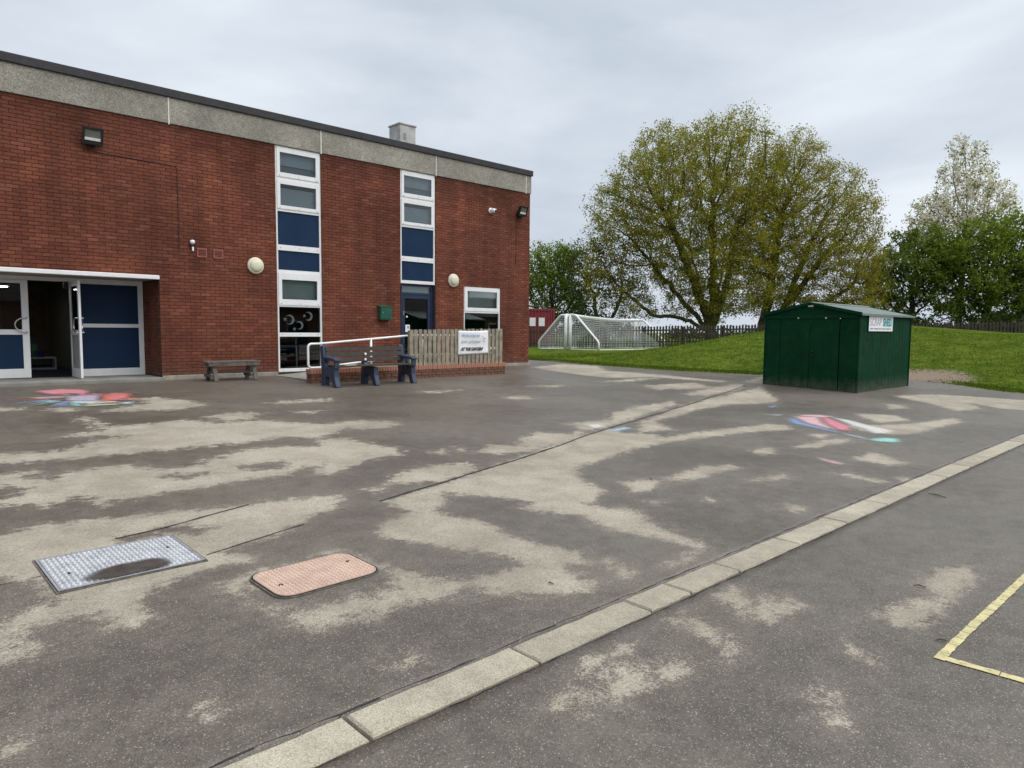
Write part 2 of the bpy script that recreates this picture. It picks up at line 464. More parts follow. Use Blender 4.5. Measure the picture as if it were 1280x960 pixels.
def chalk_mat(name, col):
    m, nt, N, L, b = new_mat('chalk_' + name)
    out = N['Material Output']
    geo = N.new('ShaderNodeNewGeometry')
    at = N.new('ShaderNodeAttribute'); at.attribute_name = 'cover'
    n1 = N.new('ShaderNodeTexNoise'); n1.inputs['Scale'].default_value = 34; n1.inputs['Detail'].default_value = 9; n1.inputs['Roughness'].default_value = .85
    L.new(geo.outputs['Position'], n1.inputs['Vector'])
    ad = N.new('ShaderNodeMath'); ad.operation = 'ADD'; L.new(n1.outputs['Fac'], ad.inputs[0]); L.new(at.outputs['Fac'], ad.inputs[1])
    r1 = N.new('ShaderNodeMapRange'); r1.inputs['From Min'].default_value = .50; r1.inputs['From Max'].default_value = .98; r1.inputs['To Max'].default_value = .9
    L.new(ad.outputs[0], r1.inputs['Value'])
    b.inputs['Base Color'].default_value = (*col, 1); b.inputs['Roughness'].default_value = .95; b.inputs['Specular IOR Level'].default_value = .1
    tr = N.new('ShaderNodeBsdfTransparent'); mx = N.new('ShaderNodeMixShader')
    L.new(r1.outputs[0], mx.inputs[0]); L.new(tr.outputs[0], mx.inputs[1]); L.new(b.outputs[0], mx.inputs[2]); L.new(mx.outputs[0], out.inputs['Surface'])
    return m

def splash(mat, z0, z1, amount=.6, col=(.15, .14, .11)):
    """dried mud splashed up a wall from the ground"""
    nt = mat.node_tree; N, L = nt.nodes, nt.links; b = N['Principled BSDF']
    src = b.inputs['Base Color'].links[0].from_socket
    geo = N.new('ShaderNodeNewGeometry'); sx = N.new('ShaderNodeSeparateXYZ'); L.new(geo.outputs['Position'], sx.inputs[0])
    n = N.new('ShaderNodeTexNoise'); n.inputs['Scale'].default_value = 5; n.inputs['Detail'].default_value = 9; n.inputs['Roughness'].default_value = .75
    L.new(geo.outputs['Position'], n.inputs['Vector'])
    mr = N.new('ShaderNodeMapRange'); mr.inputs['From Min'].default_value = z1; mr.inputs['From Max'].default_value = z0
    L.new(sx.outputs['Z'], mr.inputs['Value'])
    ad = N.new('ShaderNodeMath'); ad.operation = 'MULTIPLY'; L.new(mr.outputs[0], ad.inputs[0]); L.new(n.outputs['Fac'], ad.inputs[1])
    m2 = N.new('ShaderNodeMapRange'); m2.inputs['From Min'].default_value = .22; m2.inputs['From Max'].default_value = .6; m2.inputs['To Max'].default_value = amount
    L.new(ad.outputs[0], m2.inputs['Value'])
    mx = N.new('ShaderNodeMix'); mx.data_type = 'RGBA'; mx.inputs['B'].default_value = (*col, 1)
    L.new(src, mx.inputs['A']); L.new(m2.outputs[0], mx.inputs['Factor']); L.new(mx.outputs['Result'], b.inputs['Base Color'])

M = dict(
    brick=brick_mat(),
    old_brick=pmat('mossy_brown_brick', (.170, .075, .050), .9, .25, 9, .4, 50, col2=(.090, .052, .036)),
    coping=pmat('coping_brick', (.42, .19, .125), .85, .2, 12, .3, 60),
    mortar=pmat('dark_mortar', (.060, .026, .018), .95, .2, 9),
    asphalt=asphalt_mat(),
    lawn=grass_mat(),
    aggregate=speckle_mat('exposed_aggregate', [(.20,.185,.155),(.27,.25,.21),(.32,.30,.25),(.37,.345,.29),(.46,.43,.37)], 70),
    kerb=speckle_mat('kerb_concrete', [(.28,.245,.19),(.39,.35,.275),(.44,.40,.315),(.50,.455,.365)], 210, .9, .3, .22),
    concrete=pmat('concrete', (.33, .30, .25), .9, .18, 4, .4, 60, dirt=.4),
    paving=pmat('pale_paving', (.26, .25, .225), .9, .16, 2.5, .3, 60, dirt=.3),
    fascia=pmat('black_fascia', (.022, .021, .024), .55, .2, 3, 0, dirt=.12),
    upvc=pmat('white_upvc', (.80, .80, .80), .35, .03, 3, dirt=.10),
    sealant=pmat('white_sealant', (.72, .71, .68), .7, .1, 6, dirt=.3),
    navy=pmat('navy_panel', (.012, .032, .074), .45, .08, 2, spec=.12),
    navy_frame=pmat('navy_frame', (.012, .024, .062), .4, .12, 4),
    glass=glass_mat('window_glass'),
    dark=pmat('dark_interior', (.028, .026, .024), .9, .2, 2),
    tan=pmat('interior_wall', (.14, .12, .085), .9, .1, 2),
    blind_grey=pmat('grey_blind', (.42, .47, .53), .8, .05, 2),
    blind_green=pmat('pale_green_blind', (.40, .47, .44), .8, .05, 2),
    steel=pmat('brushed_steel', (.62, .62, .62), .28, .06, 20, metal=1.0),
    galv=pmat('galvanised_steel', (.46, .47, .49), .45, .14, 9, .2, 120, metal=.55, dirt=.35),
    galv_tread=pmat('polished_tread', (.60, .61, .64), .38, .1, 9, metal=.5, dirt=.2),
    rust_tread=pmat('worn_pink_tread', (.62, .46, .37), .5, .12, 9, dirt=.25),
    rust=pmat('worn_pink_plate', (.47, .325, .25), .6, .16, 7, .2, 120, metal=.15, dirt=.35, col2=(.38, .26, .20)),
    black=pmat('black_metal', (.012, .012, .013), .45, .2, 8),
    gap=pmat('dark_gap', (.012, .011, .010), .95, .2, 20),
    lampglass=pmat('lamp_glass', (.16, .16, .15), .25, .1, 8),
    reflector=pmat('lamp_reflector', (.80, .80, .78), .2, .05, 8),
    cream=pmat('cream_diffuser', (.66, .67, .46), .4, .05, 5),
    cream_rim=pmat('cream_rim', (.70, .66, .55), .45, .05, 5),
    white=pmat('white_paint', (.86, .86, .85), .35, .05, 5, dirt=.12),
    terracotta=pmat('terracotta_vent', (.24, .075, .05), .8, .1, 12),
    green_paint=pmat('green_letterbox', (.012, .095, .058), .35, .1, 6),
    shed=pmat('green_shed_steel', (.0040, .040, .017), .6, .12, 1.8, .05, 5, dirt=.05, spec=.05),
    shed_roof=pmat('weathered_green_roof', (.15, .20, .18), .45, .12, 3, dirt=.2),
    shed_floor=pmat('shed_base', (.22, .2, .17), .9, .2, 6),
    timber=pmat('weathered_grey_timber', (.125, .108, .092), .88, .22, 11, .5, 70),
    picket=pmat('weathered_picket', (.30, .265, .20), .9, .2, 7, .5, 70),
    old_fence=pmat('old_dark_fence', (.055, .045, .034), .92, .25, 3, .4, 60, dirt=.15),
    blue_plastic=pmat('slate_blue_plastic', (.028, .046, .084), .6, .16, 8, .15, 60, dirt=.15),
    slat=pmat('dark_brown_slat', (.042, .034, .027), .7, .2, 9, .2, 60),
    red_metal=pmat('red_container', (.235, .028, .036), .55, .15, 1.5, dirt=.12),
    yellow=pmat('yellow_line', (.58, .51, .27), .85, .12, 12, .3, 90, dirt=.75),
    paper=pmat('white_paper', (.80, .80, .81), .7, .03, 4),
    ink=pmat('black_ink', (.012, .012, .016), .8, .1, 9),
    ink_grey=pmat('grey_ink', (.25, .27, .32), .8, .1, 9),
    ink_blue=pmat('blue_ink', (.17, .30, .48), .8, .1, 9),
    ink_teal=pmat('teal_ink', (.03, .24, .27), .8, .1, 9),
    pale_teal=pmat('pale_teal_print', (.42, .66, .66), .8, .05, 9),
    silver=pmat('silver_foil', (.62, .62, .60), .45, .1, 14),
    bark=pmat('tree_bark', (.075, .060, .040), .95, .25, 3, .6, 14, col2=(.035, .030, .022)),
    bark_green=pmat('mossy_bark', (.066, .060, .030), .95, .25, 1.2, .6, 12, col2=(.030, .032, .014)),
    net=pmat('white_net', (.62, .62, .62), .8, .05, 5),
    stock=pmat('flue_render', (.52, .51, .49), .9, .15, 3, dirt=.3),
)
splash(M['shed'], .08, .75, .55)
splash(M['brick'], .45, 1.1, .35, (.16, .11, .085))

# ------------------------------------------------------------------ dried patches of tarmac and chalk strokes, metres on the ground
DRY = [
 (1,[(1.05,9.31),(1.28,9.24),(1.58,9.12),(1.8,9.34),(2.14,9.63),(2.46,9.75),(1.75,10.08),(1.99,10.31),(2.22,10.27),(2.26,11.03),(2.25,11.62),(2.37,11.7),(2.43,10.65),(2.89,10.62),(3.39,10.65),(3.74,10.07),(4.29,10.01),(5.0,9.1),(4.67,8.51),(4.26,8.3),(3.85,8.58),(3.28,8.42),(2.92,8.46),(2.51,8.46),(2.19,8.5),(1.76,8.54),(1.36,8.58),(0.99,8.77),(0.68,8.96),(0.73,9.5)]),
 (1,[(4.78,9.25),(5.41,9.29),(5.9,8.97),(5.79,8.59),(5.4,8.42),(4.95,8.72),(4.56,8.46),(4.37,8.46)]),
 (1,[(0.72,8.27),(0.91,8.17),(1.16,8.16),(1.16,8.02),(1.01,7.96),(1.25,7.65),(1.38,7.89),(1.76,7.98),(1.96,7.99),(2.07,7.68),(2.22,7.5),(2.53,7.5),(2.8,7.8),(3.1,7.96),(3.46,8.09),(4.24,7.65),(3.72,6.72),(3.32,6.77),(3.08,6.58),(2.57,6.61),(2.3,6.55),(1.94,6.58),(1.7,6.48),(1.49,6.54),(1.39,6.36),(1.35,6.7),(1.27,6.85),(1.04,6.63),(0.9,6.74),(0.75,6.85),(0.59,6.92),(0.62,7.2),(0.79,7.13),(0.91,7.25),(1.01,7.4),(0.85,7.64),(0.67,7.75)]),
 (1,[(4.19,8.12),(4.58,8.08),(4.62,7.49),(4.74,7.09),(4.57,6.73),(4.12,6.69),(3.76,6.53),(3.48,6.35),(3.31,6.41)]),
 (-1,[(2.83,7.28),(3.23,7.15),(3.17,6.88),(2.89,7.01)]),
 (-1,[(2.09,7.23),(2.45,7.11),(2.21,7.01)]),
 (1,[(2.61,12.03),(3.26,11.97),(3.77,11.83),(4.28,12.1),(4.24,12.74),(3.89,13.61),(3.54,13.59),(3.48,12.78),(3.12,12.6),(2.74,12.29)]),
 (1,[(3.75,10.82),(4.31,11.04),(4.53,10.66),(4.22,10.21),(3.84,10.24)]),
 (1,[(2.08,12.7),(2.2,12.98),(2.43,12.66),(2.25,12.32)]),
 (1,[(1.28,13.47),(1.77,13.1),(1.67,12.88),(1.25,13.14)]),
 (1,[(5.22,11.94),(6.44,11.91),(6.17,11.6),(5.38,11.64)]),
 (1,[(5.13,10.63),(5.49,10.52),(5.2,10.31)]),
 (1,[(0.43,5.95),(0.65,5.99),(0.9,6.07),(1.28,6.03),(1.65,5.88),(2.05,5.86),(2.34,5.76),(2.68,5.74),(3.09,5.6),(2.88,5.22),(2.52,5.07),(2.3,4.93),(1.98,4.84),(1.72,4.79),(1.63,4.67),(0.4,5.59)]),
 (1,[(0.44,5.91),(0.65,6.0),(0.9,6.11),(1.42,6.01),(1.87,5.88),(2.7,5.23),(2.33,5.0),(2.31,4.87),(1.99,4.81),(1.73,4.74),(1.87,4.44),(1.55,4.45),(1.28,4.38),(1.1,4.21),(1.03,4.06),(1.07,3.93),(0.93,3.86),(0.88,3.95),(0.82,4.16),(0.69,4.18),(0.56,4.21),(0.48,4.07),(0.58,3.92),(0.44,3.83),(0.39,3.83),(0.33,3.85),(0.39,4.4),(0.46,4.39),(0.52,4.48),(0.67,4.46),(0.76,4.43),(0.7,4.65),(0.69,4.8),(0.61,4.92),(0.54,5.04),(0.37,5.09)]),
 (-1,[(1.25,5.46),(1.58,5.5),(1.63,5.54),(1.72,5.47),(1.85,5.29),(1.69,5.26),(1.51,5.39),(1.32,5.31)]),
 (1,[(0.29,3.12),(0.31,3.12),(0.36,3.12),(0.35,3.07),(0.3,3.08),(0.29,3.09)]),
 (1,[(0.92,2.9),(0.99,2.88),(1.01,2.8),(0.95,2.8)]),
 (1,[(1.49,4.18),(1.7,4.2),(1.78,4.26),(2.05,4.22),(2.33,4.26),(2.39,4.13),(2.43,3.81),(2.37,3.72),(2.37,3.79),(2.35,4.17),(2.16,4.24),(1.71,4.15),(1.57,3.94),(1.53,3.8),(1.66,3.57),(1.78,3.5),(2.03,3.51),(2.2,3.42),(2.04,3.18),(1.83,3.26),(1.68,3.2),(1.6,3.31),(1.6,3.52),(1.54,3.7),(1.47,4.05)]),
 (1,[(3.27,5.11),(4.24,5.42),(5.05,4.83),(5.27,4.5),(5.18,4.19),(4.61,3.97),(4.86,3.6),(4.6,3.25),(4.55,2.94),(4.45,2.8),(4.34,2.93),(4.31,3.33),(4.25,3.52),(4.4,3.78),(4.18,4.06),(4.06,4.27),(4.33,4.36),(4.18,4.68),(3.85,5.06),(3.79,4.84),(3.53,4.67),(3.47,4.44),(3.59,4.19),(3.54,3.69),(3.54,3.44),(3.64,3.23),(3.57,3.01),(3.36,3.04),(3.3,2.85),(3.33,2.7),(3.13,2.68),(2.87,2.83),(2.59,3.03),(2.69,3.06),(2.64,3.17),(2.39,3.14),(2.12,3.2),(1.95,3.14),(1.87,3.26),(1.98,3.45),(2.24,3.43),(2.41,3.73),(2.5,3.7),(2.5,3.5),(2.57,3.38),(2.75,3.3),(3.11,3.24),(3.18,3.25),(3.13,3.6),(3.05,3.83),(2.91,3.85),(2.91,4.11),(2.71,4.4),(2.9,4.57),(3.3,4.74),(3.28,4.81)]),
 (1,[(3.9,2.68),(4.2,2.66),(4.29,2.67),(4.45,2.67),(4.06,2.62)]),
 (1,[(3.68,2.97),(3.65,2.84),(3.63,2.68),(3.52,2.67),(3.53,2.8)]),
 (1,[(5.54,4.3),(5.8,4.27),(5.84,4.07),(5.54,3.93),(5.37,4.01)]),
 (1,[(5.16,3.71),(5.26,3.66),(5.15,3.59)]),
 (1,[(1.79,2.72),(1.9,2.73),(1.91,2.68),(1.8,2.64),(1.77,2.67)]),
 (-1,[(4.64,4.39),(4.86,4.37),(4.76,4.24)]),
 (-1,[(3.06,4.6),(3.19,4.55),(3.04,4.46)]),
 (1,[(2.4,2.08),(2.58,2.11),(2.75,2.08),(2.62,2.03),(2.47,1.99)]),
 (1,[(2.44,1.92),(2.63,1.94),(2.65,1.83),(2.83,1.84),(2.74,1.72),(2.55,1.78),(2.42,1.81),(2.31,1.78),(2.3,1.83)]),
 (1,[(3.69,2.13),(3.87,2.13),(3.91,2.06),(3.71,2.0),(3.62,2.04)]),
 (1,[(3.53,1.87),(3.75,1.92),(3.96,1.89),(3.94,1.72),(3.57,1.74),(3.5,1.79)]),
 (1,[(3.19,1.97),(3.25,1.92),(3.2,1.81),(3.14,1.85)]),
 (1,[(3.12,1.77),(3.15,1.72),(3.02,1.67)]),
 (1,[(3.22,2.11),(3.33,2.12),(3.29,2.05),(3.21,2.05)]),
 (1,[(4.15,1.38),(4.45,1.3),(4.7,1.23),(4.88,1.37),(5.28,1.33),(5.53,1.21),(5.27,1.15),(4.92,1.15),(4.65,1.16),(4.38,1.14),(4.09,1.17),(4.01,1.24),(4.06,1.33)]),
 (1,[(3.55,1.3),(3.53,1.18),(3.47,1.18)]),
 (1,[(3.02,1.2),(3.07,1.16),(3.01,1.15)]),
 (1,[(2.87,1.15),(2.92,1.13),(2.85,1.06),(2.82,1.1)]),
 (1,[(2.07,1.95),(2.26,1.95),(2.3,1.87),(2.12,1.91)]),
 (1,[(2.13,1.82),(2.17,1.81),(2.13,1.79)]),
 (1,[(3.27,5.13),(3.87,5.26),(4.49,5.47),(5.37,5.79),(6.21,6.07),(7.38,6.43),(8.15,6.59),(8.04,6.25),(8.31,5.8),(7.66,5.34),(7.06,5.36),(6.68,5.23),(5.8,5.05),(5.42,4.79),(5.28,4.46),(5.18,4.21),(4.66,3.96),(4.81,3.58),(4.61,3.22),(4.44,3.1),(4.25,3.41),(4.36,3.79),(4.05,4.22),(4.33,4.32),(3.99,4.86),(3.83,5.05),(3.7,4.8),(3.55,4.71),(3.46,4.48),(3.52,4.16),(3.48,3.69),(3.49,3.32),(3.08,3.64),(2.98,3.86),(2.87,4.03),(2.7,4.42),(2.93,4.61),(3.28,4.76)]),
 (1,[(3.62,5.64),(3.94,5.94),(4.39,6.07),(4.89,5.96),(4.78,5.63),(4.44,5.5),(4.08,5.42),(3.8,5.56)]),
 (1,[(4.93,6.66),(5.16,6.7),(4.97,6.5)]),
 (1,[(5.32,6.39),(5.82,6.62),(6.14,6.33),(6.48,6.78),(7.03,6.92),(7.3,6.56),(7.76,6.71),(7.21,6.29),(6.55,6.16),(6.1,6.04),(5.53,6.05)]),
 (1,[(7.9,7.27),(8.14,7.05),(9.1,7.24),(11.22,7.91),(10.42,7.34),(8.75,6.81),(7.92,6.6),(7.82,6.82)]),
 (1,[(2.86,5.5),(3.07,5.62),(3.1,5.48),(2.83,5.26),(2.69,5.17)]),
 (1,[(8.55,11.99),(9.59,11.88),(8.64,11.66)]),
 (1,[(9.48,10.39),(9.92,10.39),(9.84,9.92),(9.42,10.02)]),
 (1,[(11.45,11.63),(12.37,11.48),(11.93,11.24)]),
 (1,[(3.41,5.6),(3.52,5.58),(3.38,5.44)]),
 (1,[(5.35,6.78),(5.32,6.49),(5.24,6.49)]),
 (1,[(7.3,5.42),(7.35,5.41),(8.04,5.33),(8.95,5.27),(9.92,5.09),(10.47,4.88),(10.94,5.1),(10.74,5.41),(9.11,5.63),(8.2,5.63),(7.87,5.86)]),
 (1,[(9.2,6.79),(10.06,7.04),(11.79,7.63),(14.04,8.08),(16.9,8.72),(14.33,6.97),(13.62,6.81),(12.63,7.13),(11.45,7.08),(10.43,6.81),(9.42,6.65),(8.92,5.92),(8.22,6.07)]),
 (1,[(13.48,8.73),(15.25,9.2),(17.16,9.45),(16.44,8.97),(13.49,8.2)]),
 (1,[(5.66,4.16),(6.31,4.17),(6.93,4.27),(7.3,4.1),(7.19,3.93),(6.29,3.93),(5.91,4.05),(5.41,3.97)]),
 (1,[(6.67,3.57),(7.37,3.48),(7.32,3.34),(6.86,3.43)]),
 (1,[(8.95,4.16),(9.91,4.18),(10.49,3.99),(10.12,3.89),(9.31,3.92)]),
 (1,[(8.3,4.37),(8.71,4.34),(8.43,4.09),(8.24,4.18)]),
 (1,[(13.55,5.07),(14.01,4.54),(13.38,4.09),(12.68,4.34),(12.99,4.75)]),
 (1,[(15.71,5.28),(16.08,5.05),(15.38,4.77),(14.81,4.91)]),
 (1,[(11.79,4.54),(12.96,3.96),(14.61,3.72),(14.01,3.47),(12.25,3.52),(11.49,3.71),(11.38,4.11)]),
 (1,[(17.96,5.84),(19.34,5.28),(19.92,3.69),(19.95,3.35),(17.39,2.91),(17.34,3.2),(17.16,3.57),(17.86,4.28),(16.78,3.8),(15.82,3.99),(16.92,4.84),(17.42,5.48)]),
 (1,[(8.9,3.37),(9.56,3.37),(9.24,2.8),(8.83,2.93)]),
 (1,[(7.89,3.16),(7.97,2.95),(7.95,2.59),(7.8,2.7)]),
 (1,[(6.15,2.87),(6.11,2.66),(5.88,2.71)]),
 (1,[(8.21,2.63),(8.32,2.51),(8.12,2.54)]),
 (1,[(4.63,3.4),(4.61,3.2),(4.54,2.88),(4.41,2.67),(4.4,2.81),(4.34,3.04),(4.43,3.25)]),
 (1,[(3.92,2.67),(4.26,2.67),(4.22,2.62),(3.95,2.61)]),
 (1,[(14.69,10.31),(16.19,10.22),(15.47,9.24),(14.15,9.42)]),
 (1,[(5.64,3.43),(5.75,3.4),(5.65,3.34)]),
 (1,[(5.14,3.71),(5.25,3.65),(5.12,3.6)]),
 (1,[(10.29,4.52),(10.61,4.3),(10.04,4.23)]),
 (1,[(15.91,16.08),(17.97,16.67),(18.49,15.47),(17.06,13.86),(17.52,12.1),(17.57,10.01),(17.06,9.96),(16.56,11.84),(15.17,12.18),(15.18,13.21),(15.34,14.64)]),
 (1,[(13.92,11.57),(15.94,11.8),(16.51,11.53),(14.82,11.22)]),
 (1,[(14.35,10.49),(15.13,10.08),(14.65,9.52),(13.68,9.65)]),
 (1,[(13.46,8.74),(14.49,8.87),(15.56,9.3),(17.1,9.33),(16.12,8.73),(13.87,8.29),(13.27,8.42)]),
 (1,[(9.75,10.43),(9.83,9.99),(9.48,9.97)]),
 (1,[(17.67,9.64),(19.91,10.21),(17.65,9.05)]),
 (1,[(11.95,11.6),(12.28,11.32),(11.88,11.33)]),
 (1,[(9.45,7.57),(10.73,8.02),(12.06,8.11),(11.77,7.73),(9.68,7.14),(8.91,6.97),(7.64,6.56),(7.07,6.35),(6.41,6.1),(5.99,6.4),(7.0,6.99),(7.27,6.61),(7.7,6.73),(7.95,7.23),(8.46,7.27),(8.66,7.02)]),
]
CHALK_A = [('pink',[(2.3,15.6),(2.49,15.63),(2.78,15.74),(3.1,15.45),(3.14,15.1),(3.0,14.64),(2.76,14.88),(2.45,14.89),(2.38,15.1)]),
 ('pale_pink',[(2.1,14.48),(2.32,14.54),(2.58,14.48),(2.52,14.14),(2.17,14.21)]),
 ('cream',[(2.29,14.41),(2.78,14.43),(2.75,14.25),(2.31,14.26)]),
 ('purple',[(2.11,14.02),(2.3,13.99),(2.5,13.91),(2.4,13.67),(2.19,13.71)]),
 ('lilac',[(2.79,14.46),(3.18,14.44),(2.92,13.45),(2.64,13.53),(2.46,13.72),(2.57,14.2)]),
 ('red',[(3.11,14.28),(3.39,14.57),(3.66,14.34),(3.45,13.69),(3.2,13.46),(2.97,13.51)]),
 ('orange',[(3.41,13.72),(3.59,13.52),(3.51,13.28),(3.28,13.38)]),
 ('white',[(2.36,13.61),(2.64,13.53),(3.16,13.31),(3.15,13.05),(2.68,13.08),(2.49,13.44)]),
 ('blue',[(2.17,13.07),(2.26,13.41),(2.49,13.44),(2.41,13.0)]),
 ('teal',[(2.48,13.4),(2.65,13.35),(2.55,12.84),(2.42,12.91)]),
 ('lime',[(2.59,13.05),(3.11,12.95),(3.06,12.75),(2.56,12.8)]),
 ('sky',[(3.12,13.07),(3.37,13.09),(3.27,12.72),(3.08,12.76)])]
CHALK_B = [('pink',[(12.57,5.34),(12.37,5.05),(11.67,4.4),(11.24,4.27),(11.18,4.47),(11.66,4.85)]),
 ('pale_pink',[(12.28,5.63),(12.67,5.38),(12.7,5.09),(12.37,5.15),(12.18,5.48)]),
 ('pale_pink',[(12.04,5.57),(12.37,5.25),(11.66,4.85),(11.18,4.47),(11.17,4.64),(11.43,5.09)]),
 ('blue',[(11.5,5.42),(11.91,5.51),(11.43,5.09),(11.17,4.64),(10.96,4.29),(10.81,4.32),(11.0,4.76),(11.13,5.19)]),
 ('white',[(12.56,5.13),(12.46,4.7),(12.06,4.23),(11.88,3.84),(11.5,3.78),(11.26,3.94),(11.64,4.25),(11.8,4.49)]),
 ('sky',[(10.89,4.27),(10.77,3.97),(10.68,3.81),(10.57,3.81),(10.68,4.1)]),
 ('teal',[(10.59,3.8),(10.94,3.71),(11.07,3.52),(10.79,3.39),(10.59,3.43),(10.49,3.67)]),
 ('blue',[(12.95,6.52),(13.26,6.52),(13.1,6.37),(12.81,6.36)]),
 ('sky',[(11.65,5.96),(12.06,5.76),(11.83,5.7)])]
CHALK_C = [('pale_pink',[(8.64,3.68),(8.64,3.58),(8.54,3.29),(8.39,3.25),(8.39,3.4),(8.47,3.54)])]
CHALK_D = [('white',[(8.09,7.03),(8.38,6.95),(8.21,6.65),(7.9,6.7)]),
 ('sky',[(8.01,6.52),(8.47,6.55),(8.45,6.34),(7.99,6.32)])]

# ------------------------------------------------------------------ ground
SLOPE = .396 / 14.285
LAWN_EDGE = [(17.6, 60), (18.3, 22.0), (18.55, 18.8), (18.55, 17.7), (18.69, 15.2), (19.5, 12.6), (20.6, 10.6), (22.3, 8.9), (23.6, 7.6),
             (23.3, 6.4), (22.9, 5.75), (22.1, 4.8), (21.9, 4.06), (21.9, 2.0), (22.3, -3), (24, -14), (30, -40)]

def ground_z(y):
    y = np.asarray(y, float)
    return np.where(y < 2.465, 0.0, np.minimum(SLOPE * (y - 2.465), .43))

def poly_sd(px, py, poly):
    """signed distance to a polygon, positive inside"""
    d2 = np.full(px.shape, 1e9); ins = np.zeros(px.shape, bool)
    n = len(poly)
    for i in range(n):
        (x1, y1), (x2, y2) = poly[i], poly[(i+1) % n]
        ex, ey = x2-x1, y2-y1
        t = np.clip(((px-x1)*ex + (py-y1)*ey) / max(ex*ex+ey*ey, 1e-9), 0, 1)
        d2 = np.minimum(d2, (px-x1-t*ex)**2 + (py-y1-t*ey)**2)
        c = (y1 > py) != (y2 > py)
        if y2 != y1:
            ins ^= c & (px < (x2-x1)*(py-y1)/(y2-y1)+x1)
    return np.where(ins, 1, -1)*np.sqrt(d2)

def grid_sheet(name, xs, ys, zf, mat, attrs=None, parent=None):
    gx, gy = np.meshgrid(xs, ys)
    z = zf(gx, gy)
    v = np.stack([gx, gy, z], -1).reshape(-1, 3)
    nx, ny = len(xs), len(ys)
    i = (np.arange(ny-1)[:, None]*nx + np.arange(nx-1)[None, :]).ravel()
    f = np.stack([i, i+1, i+1+nx, i+nx], -1)
    at = {k: fn(gx, gy).ravel() for k, fn in (attrs or {}).items()}
    return fast_mesh(name, v, f, mat, parent, at, smooth=True)

def dry_field(gx, gy):
    # where no patch was traced the tarmac is simply damp; far margins get broad random drying
    f = np.full(gx.shape, -.6)
    for sg, poly in DRY:
        p = np.array(poly)
        m = (gx > p[:, 0].min()-.7) & (gx < p[:, 0].max()+.7) & (gy > p[:, 1].min()-.7) & (gy < p[:, 1].max()+.7)
        if not m.any(): continue
        d = poly_sd(gx[m], gy[m], poly)
        area = .5*abs(np.dot(p[:, 0], np.roll(p[:, 1], 1))-np.dot(p[:, 1], np.roll(p[:, 0], 1)))
        d = d + (.0 if area > .25 else .02)
        f[m] = np.maximum(f[m], d) if sg > 0 else np.minimum(f[m], -d)
    return np.clip(f, -.5, .35)

# playground: one sheet, with a slot where the kerb channel lies
K0, K1 = 2.235, 2.475           # near and far side of the kerb slot
ys = np.concatenate([[-60, -30, -15, -8, -4, -2.5], np.arange(-1.6, K0-.02, .075), [K0-.001, K0, K1, K1+.001],
                     np.arange(K1+.06, 17.0, .075), np.arange(17.2, 24, .3), [26, 30, 40, 60]])
xs = np.concatenate([[-60, -30, -15, -8, -4, -2], np.arange(-1.0, 26.0, .075), [27, 29, 34]])
def pg_z(gx, gy):
    z = ground_z(gy)
    bump = .006*np.sin(gx*1.7+.6)*np.sin(gy*1.3) + .004*np.sin(gx*4.1)*np.cos(gy*3.3+1)
    z = z + bump*np.clip((gx+4)/6, 0, 1)*np.clip((16.2-gy)/2, 0, 1)*np.clip(np.abs(gy-2.35)*2, 0, 1)
    return np.where((gy >= K0-1e-6) & (gy <= K1+1e-6), -.08, z)
playground = grid_sheet('playground', xs, ys, pg_z, M['asphalt'], {'dry': dry_field})
tag(playground, kind='structure', label='damp tarmac playground with pale patches where it has dried')

# kerb channel: separate stones with worn edges
kerb = empty('kerb', (0, 0, 0), kind='structure', label='flush line of pale concrete kerb stones across the tarmac')
JX = [-2.29, -1.375, -.46, .455, 1.3715, 2.300, 3.201, 3.61, 4.187, 5.065, 5.945, 6.86, 7.775, 8.69, 9.605, 10.52, 11.435, 12.35, 13.265, 14.18, 15.095, 16.01, 16.925, 17.84, 18.755, 19.67, 20.585, 21.5]
for i in range(len(JX)-1):
    rn = random.Random(i*5+3)
    x0, x1 = JX[i]+.006+rn.uniform(0, .004), JX[i+1]-.006-rn.uniform(0, .004)
    y0, y1 = 2.248+rn.uniform(-.006, .006), 2.462+rn.uniform(-.006, .004)
    n = 9
    top, edge = [], []
    def ring(inset):
        pts = []
        for k in range(n+1): pts.append((x0+inset+(x1-x0-2*inset)*k/n, y0+inset+rn.uniform(-.005, .006)))
        for k in range(n+1): pts.append((x1-inset-(x1-x0-2*inset)*k/n, y1-inset+rn.uniform(-.006, .004)))
        return pts
    a, b = ring(0), None
    b = [(x+(.008 if k in (0, 2*n+1) else -.008 if k in (n, n+1) else 0), y+(.009 if k <= n else -.009)) for k, (x, y) in enumerate(a)]
    mb = MB(); m_ = len(a)
    zt = .005+rn.uniform(-.002, .003)
    mb.v += [(x, y, -.10) for x, y in a]+[(x, y, zt-.010+rn.uniform(-.003, .003)) for x, y in a]+[(x, y, zt) for x, y in b]
    for k in range(m_):
        j = (k+1) % m_
        mb.f += [(k, j, m_+j, m_+k), (m_+k, m_+j, 2*m_+j, 2*m_+k)]
    mb.f.append(tuple(range(2*m_, 3*m_)))
    mb.build('kerb_stone', M['kerb'], kerb)

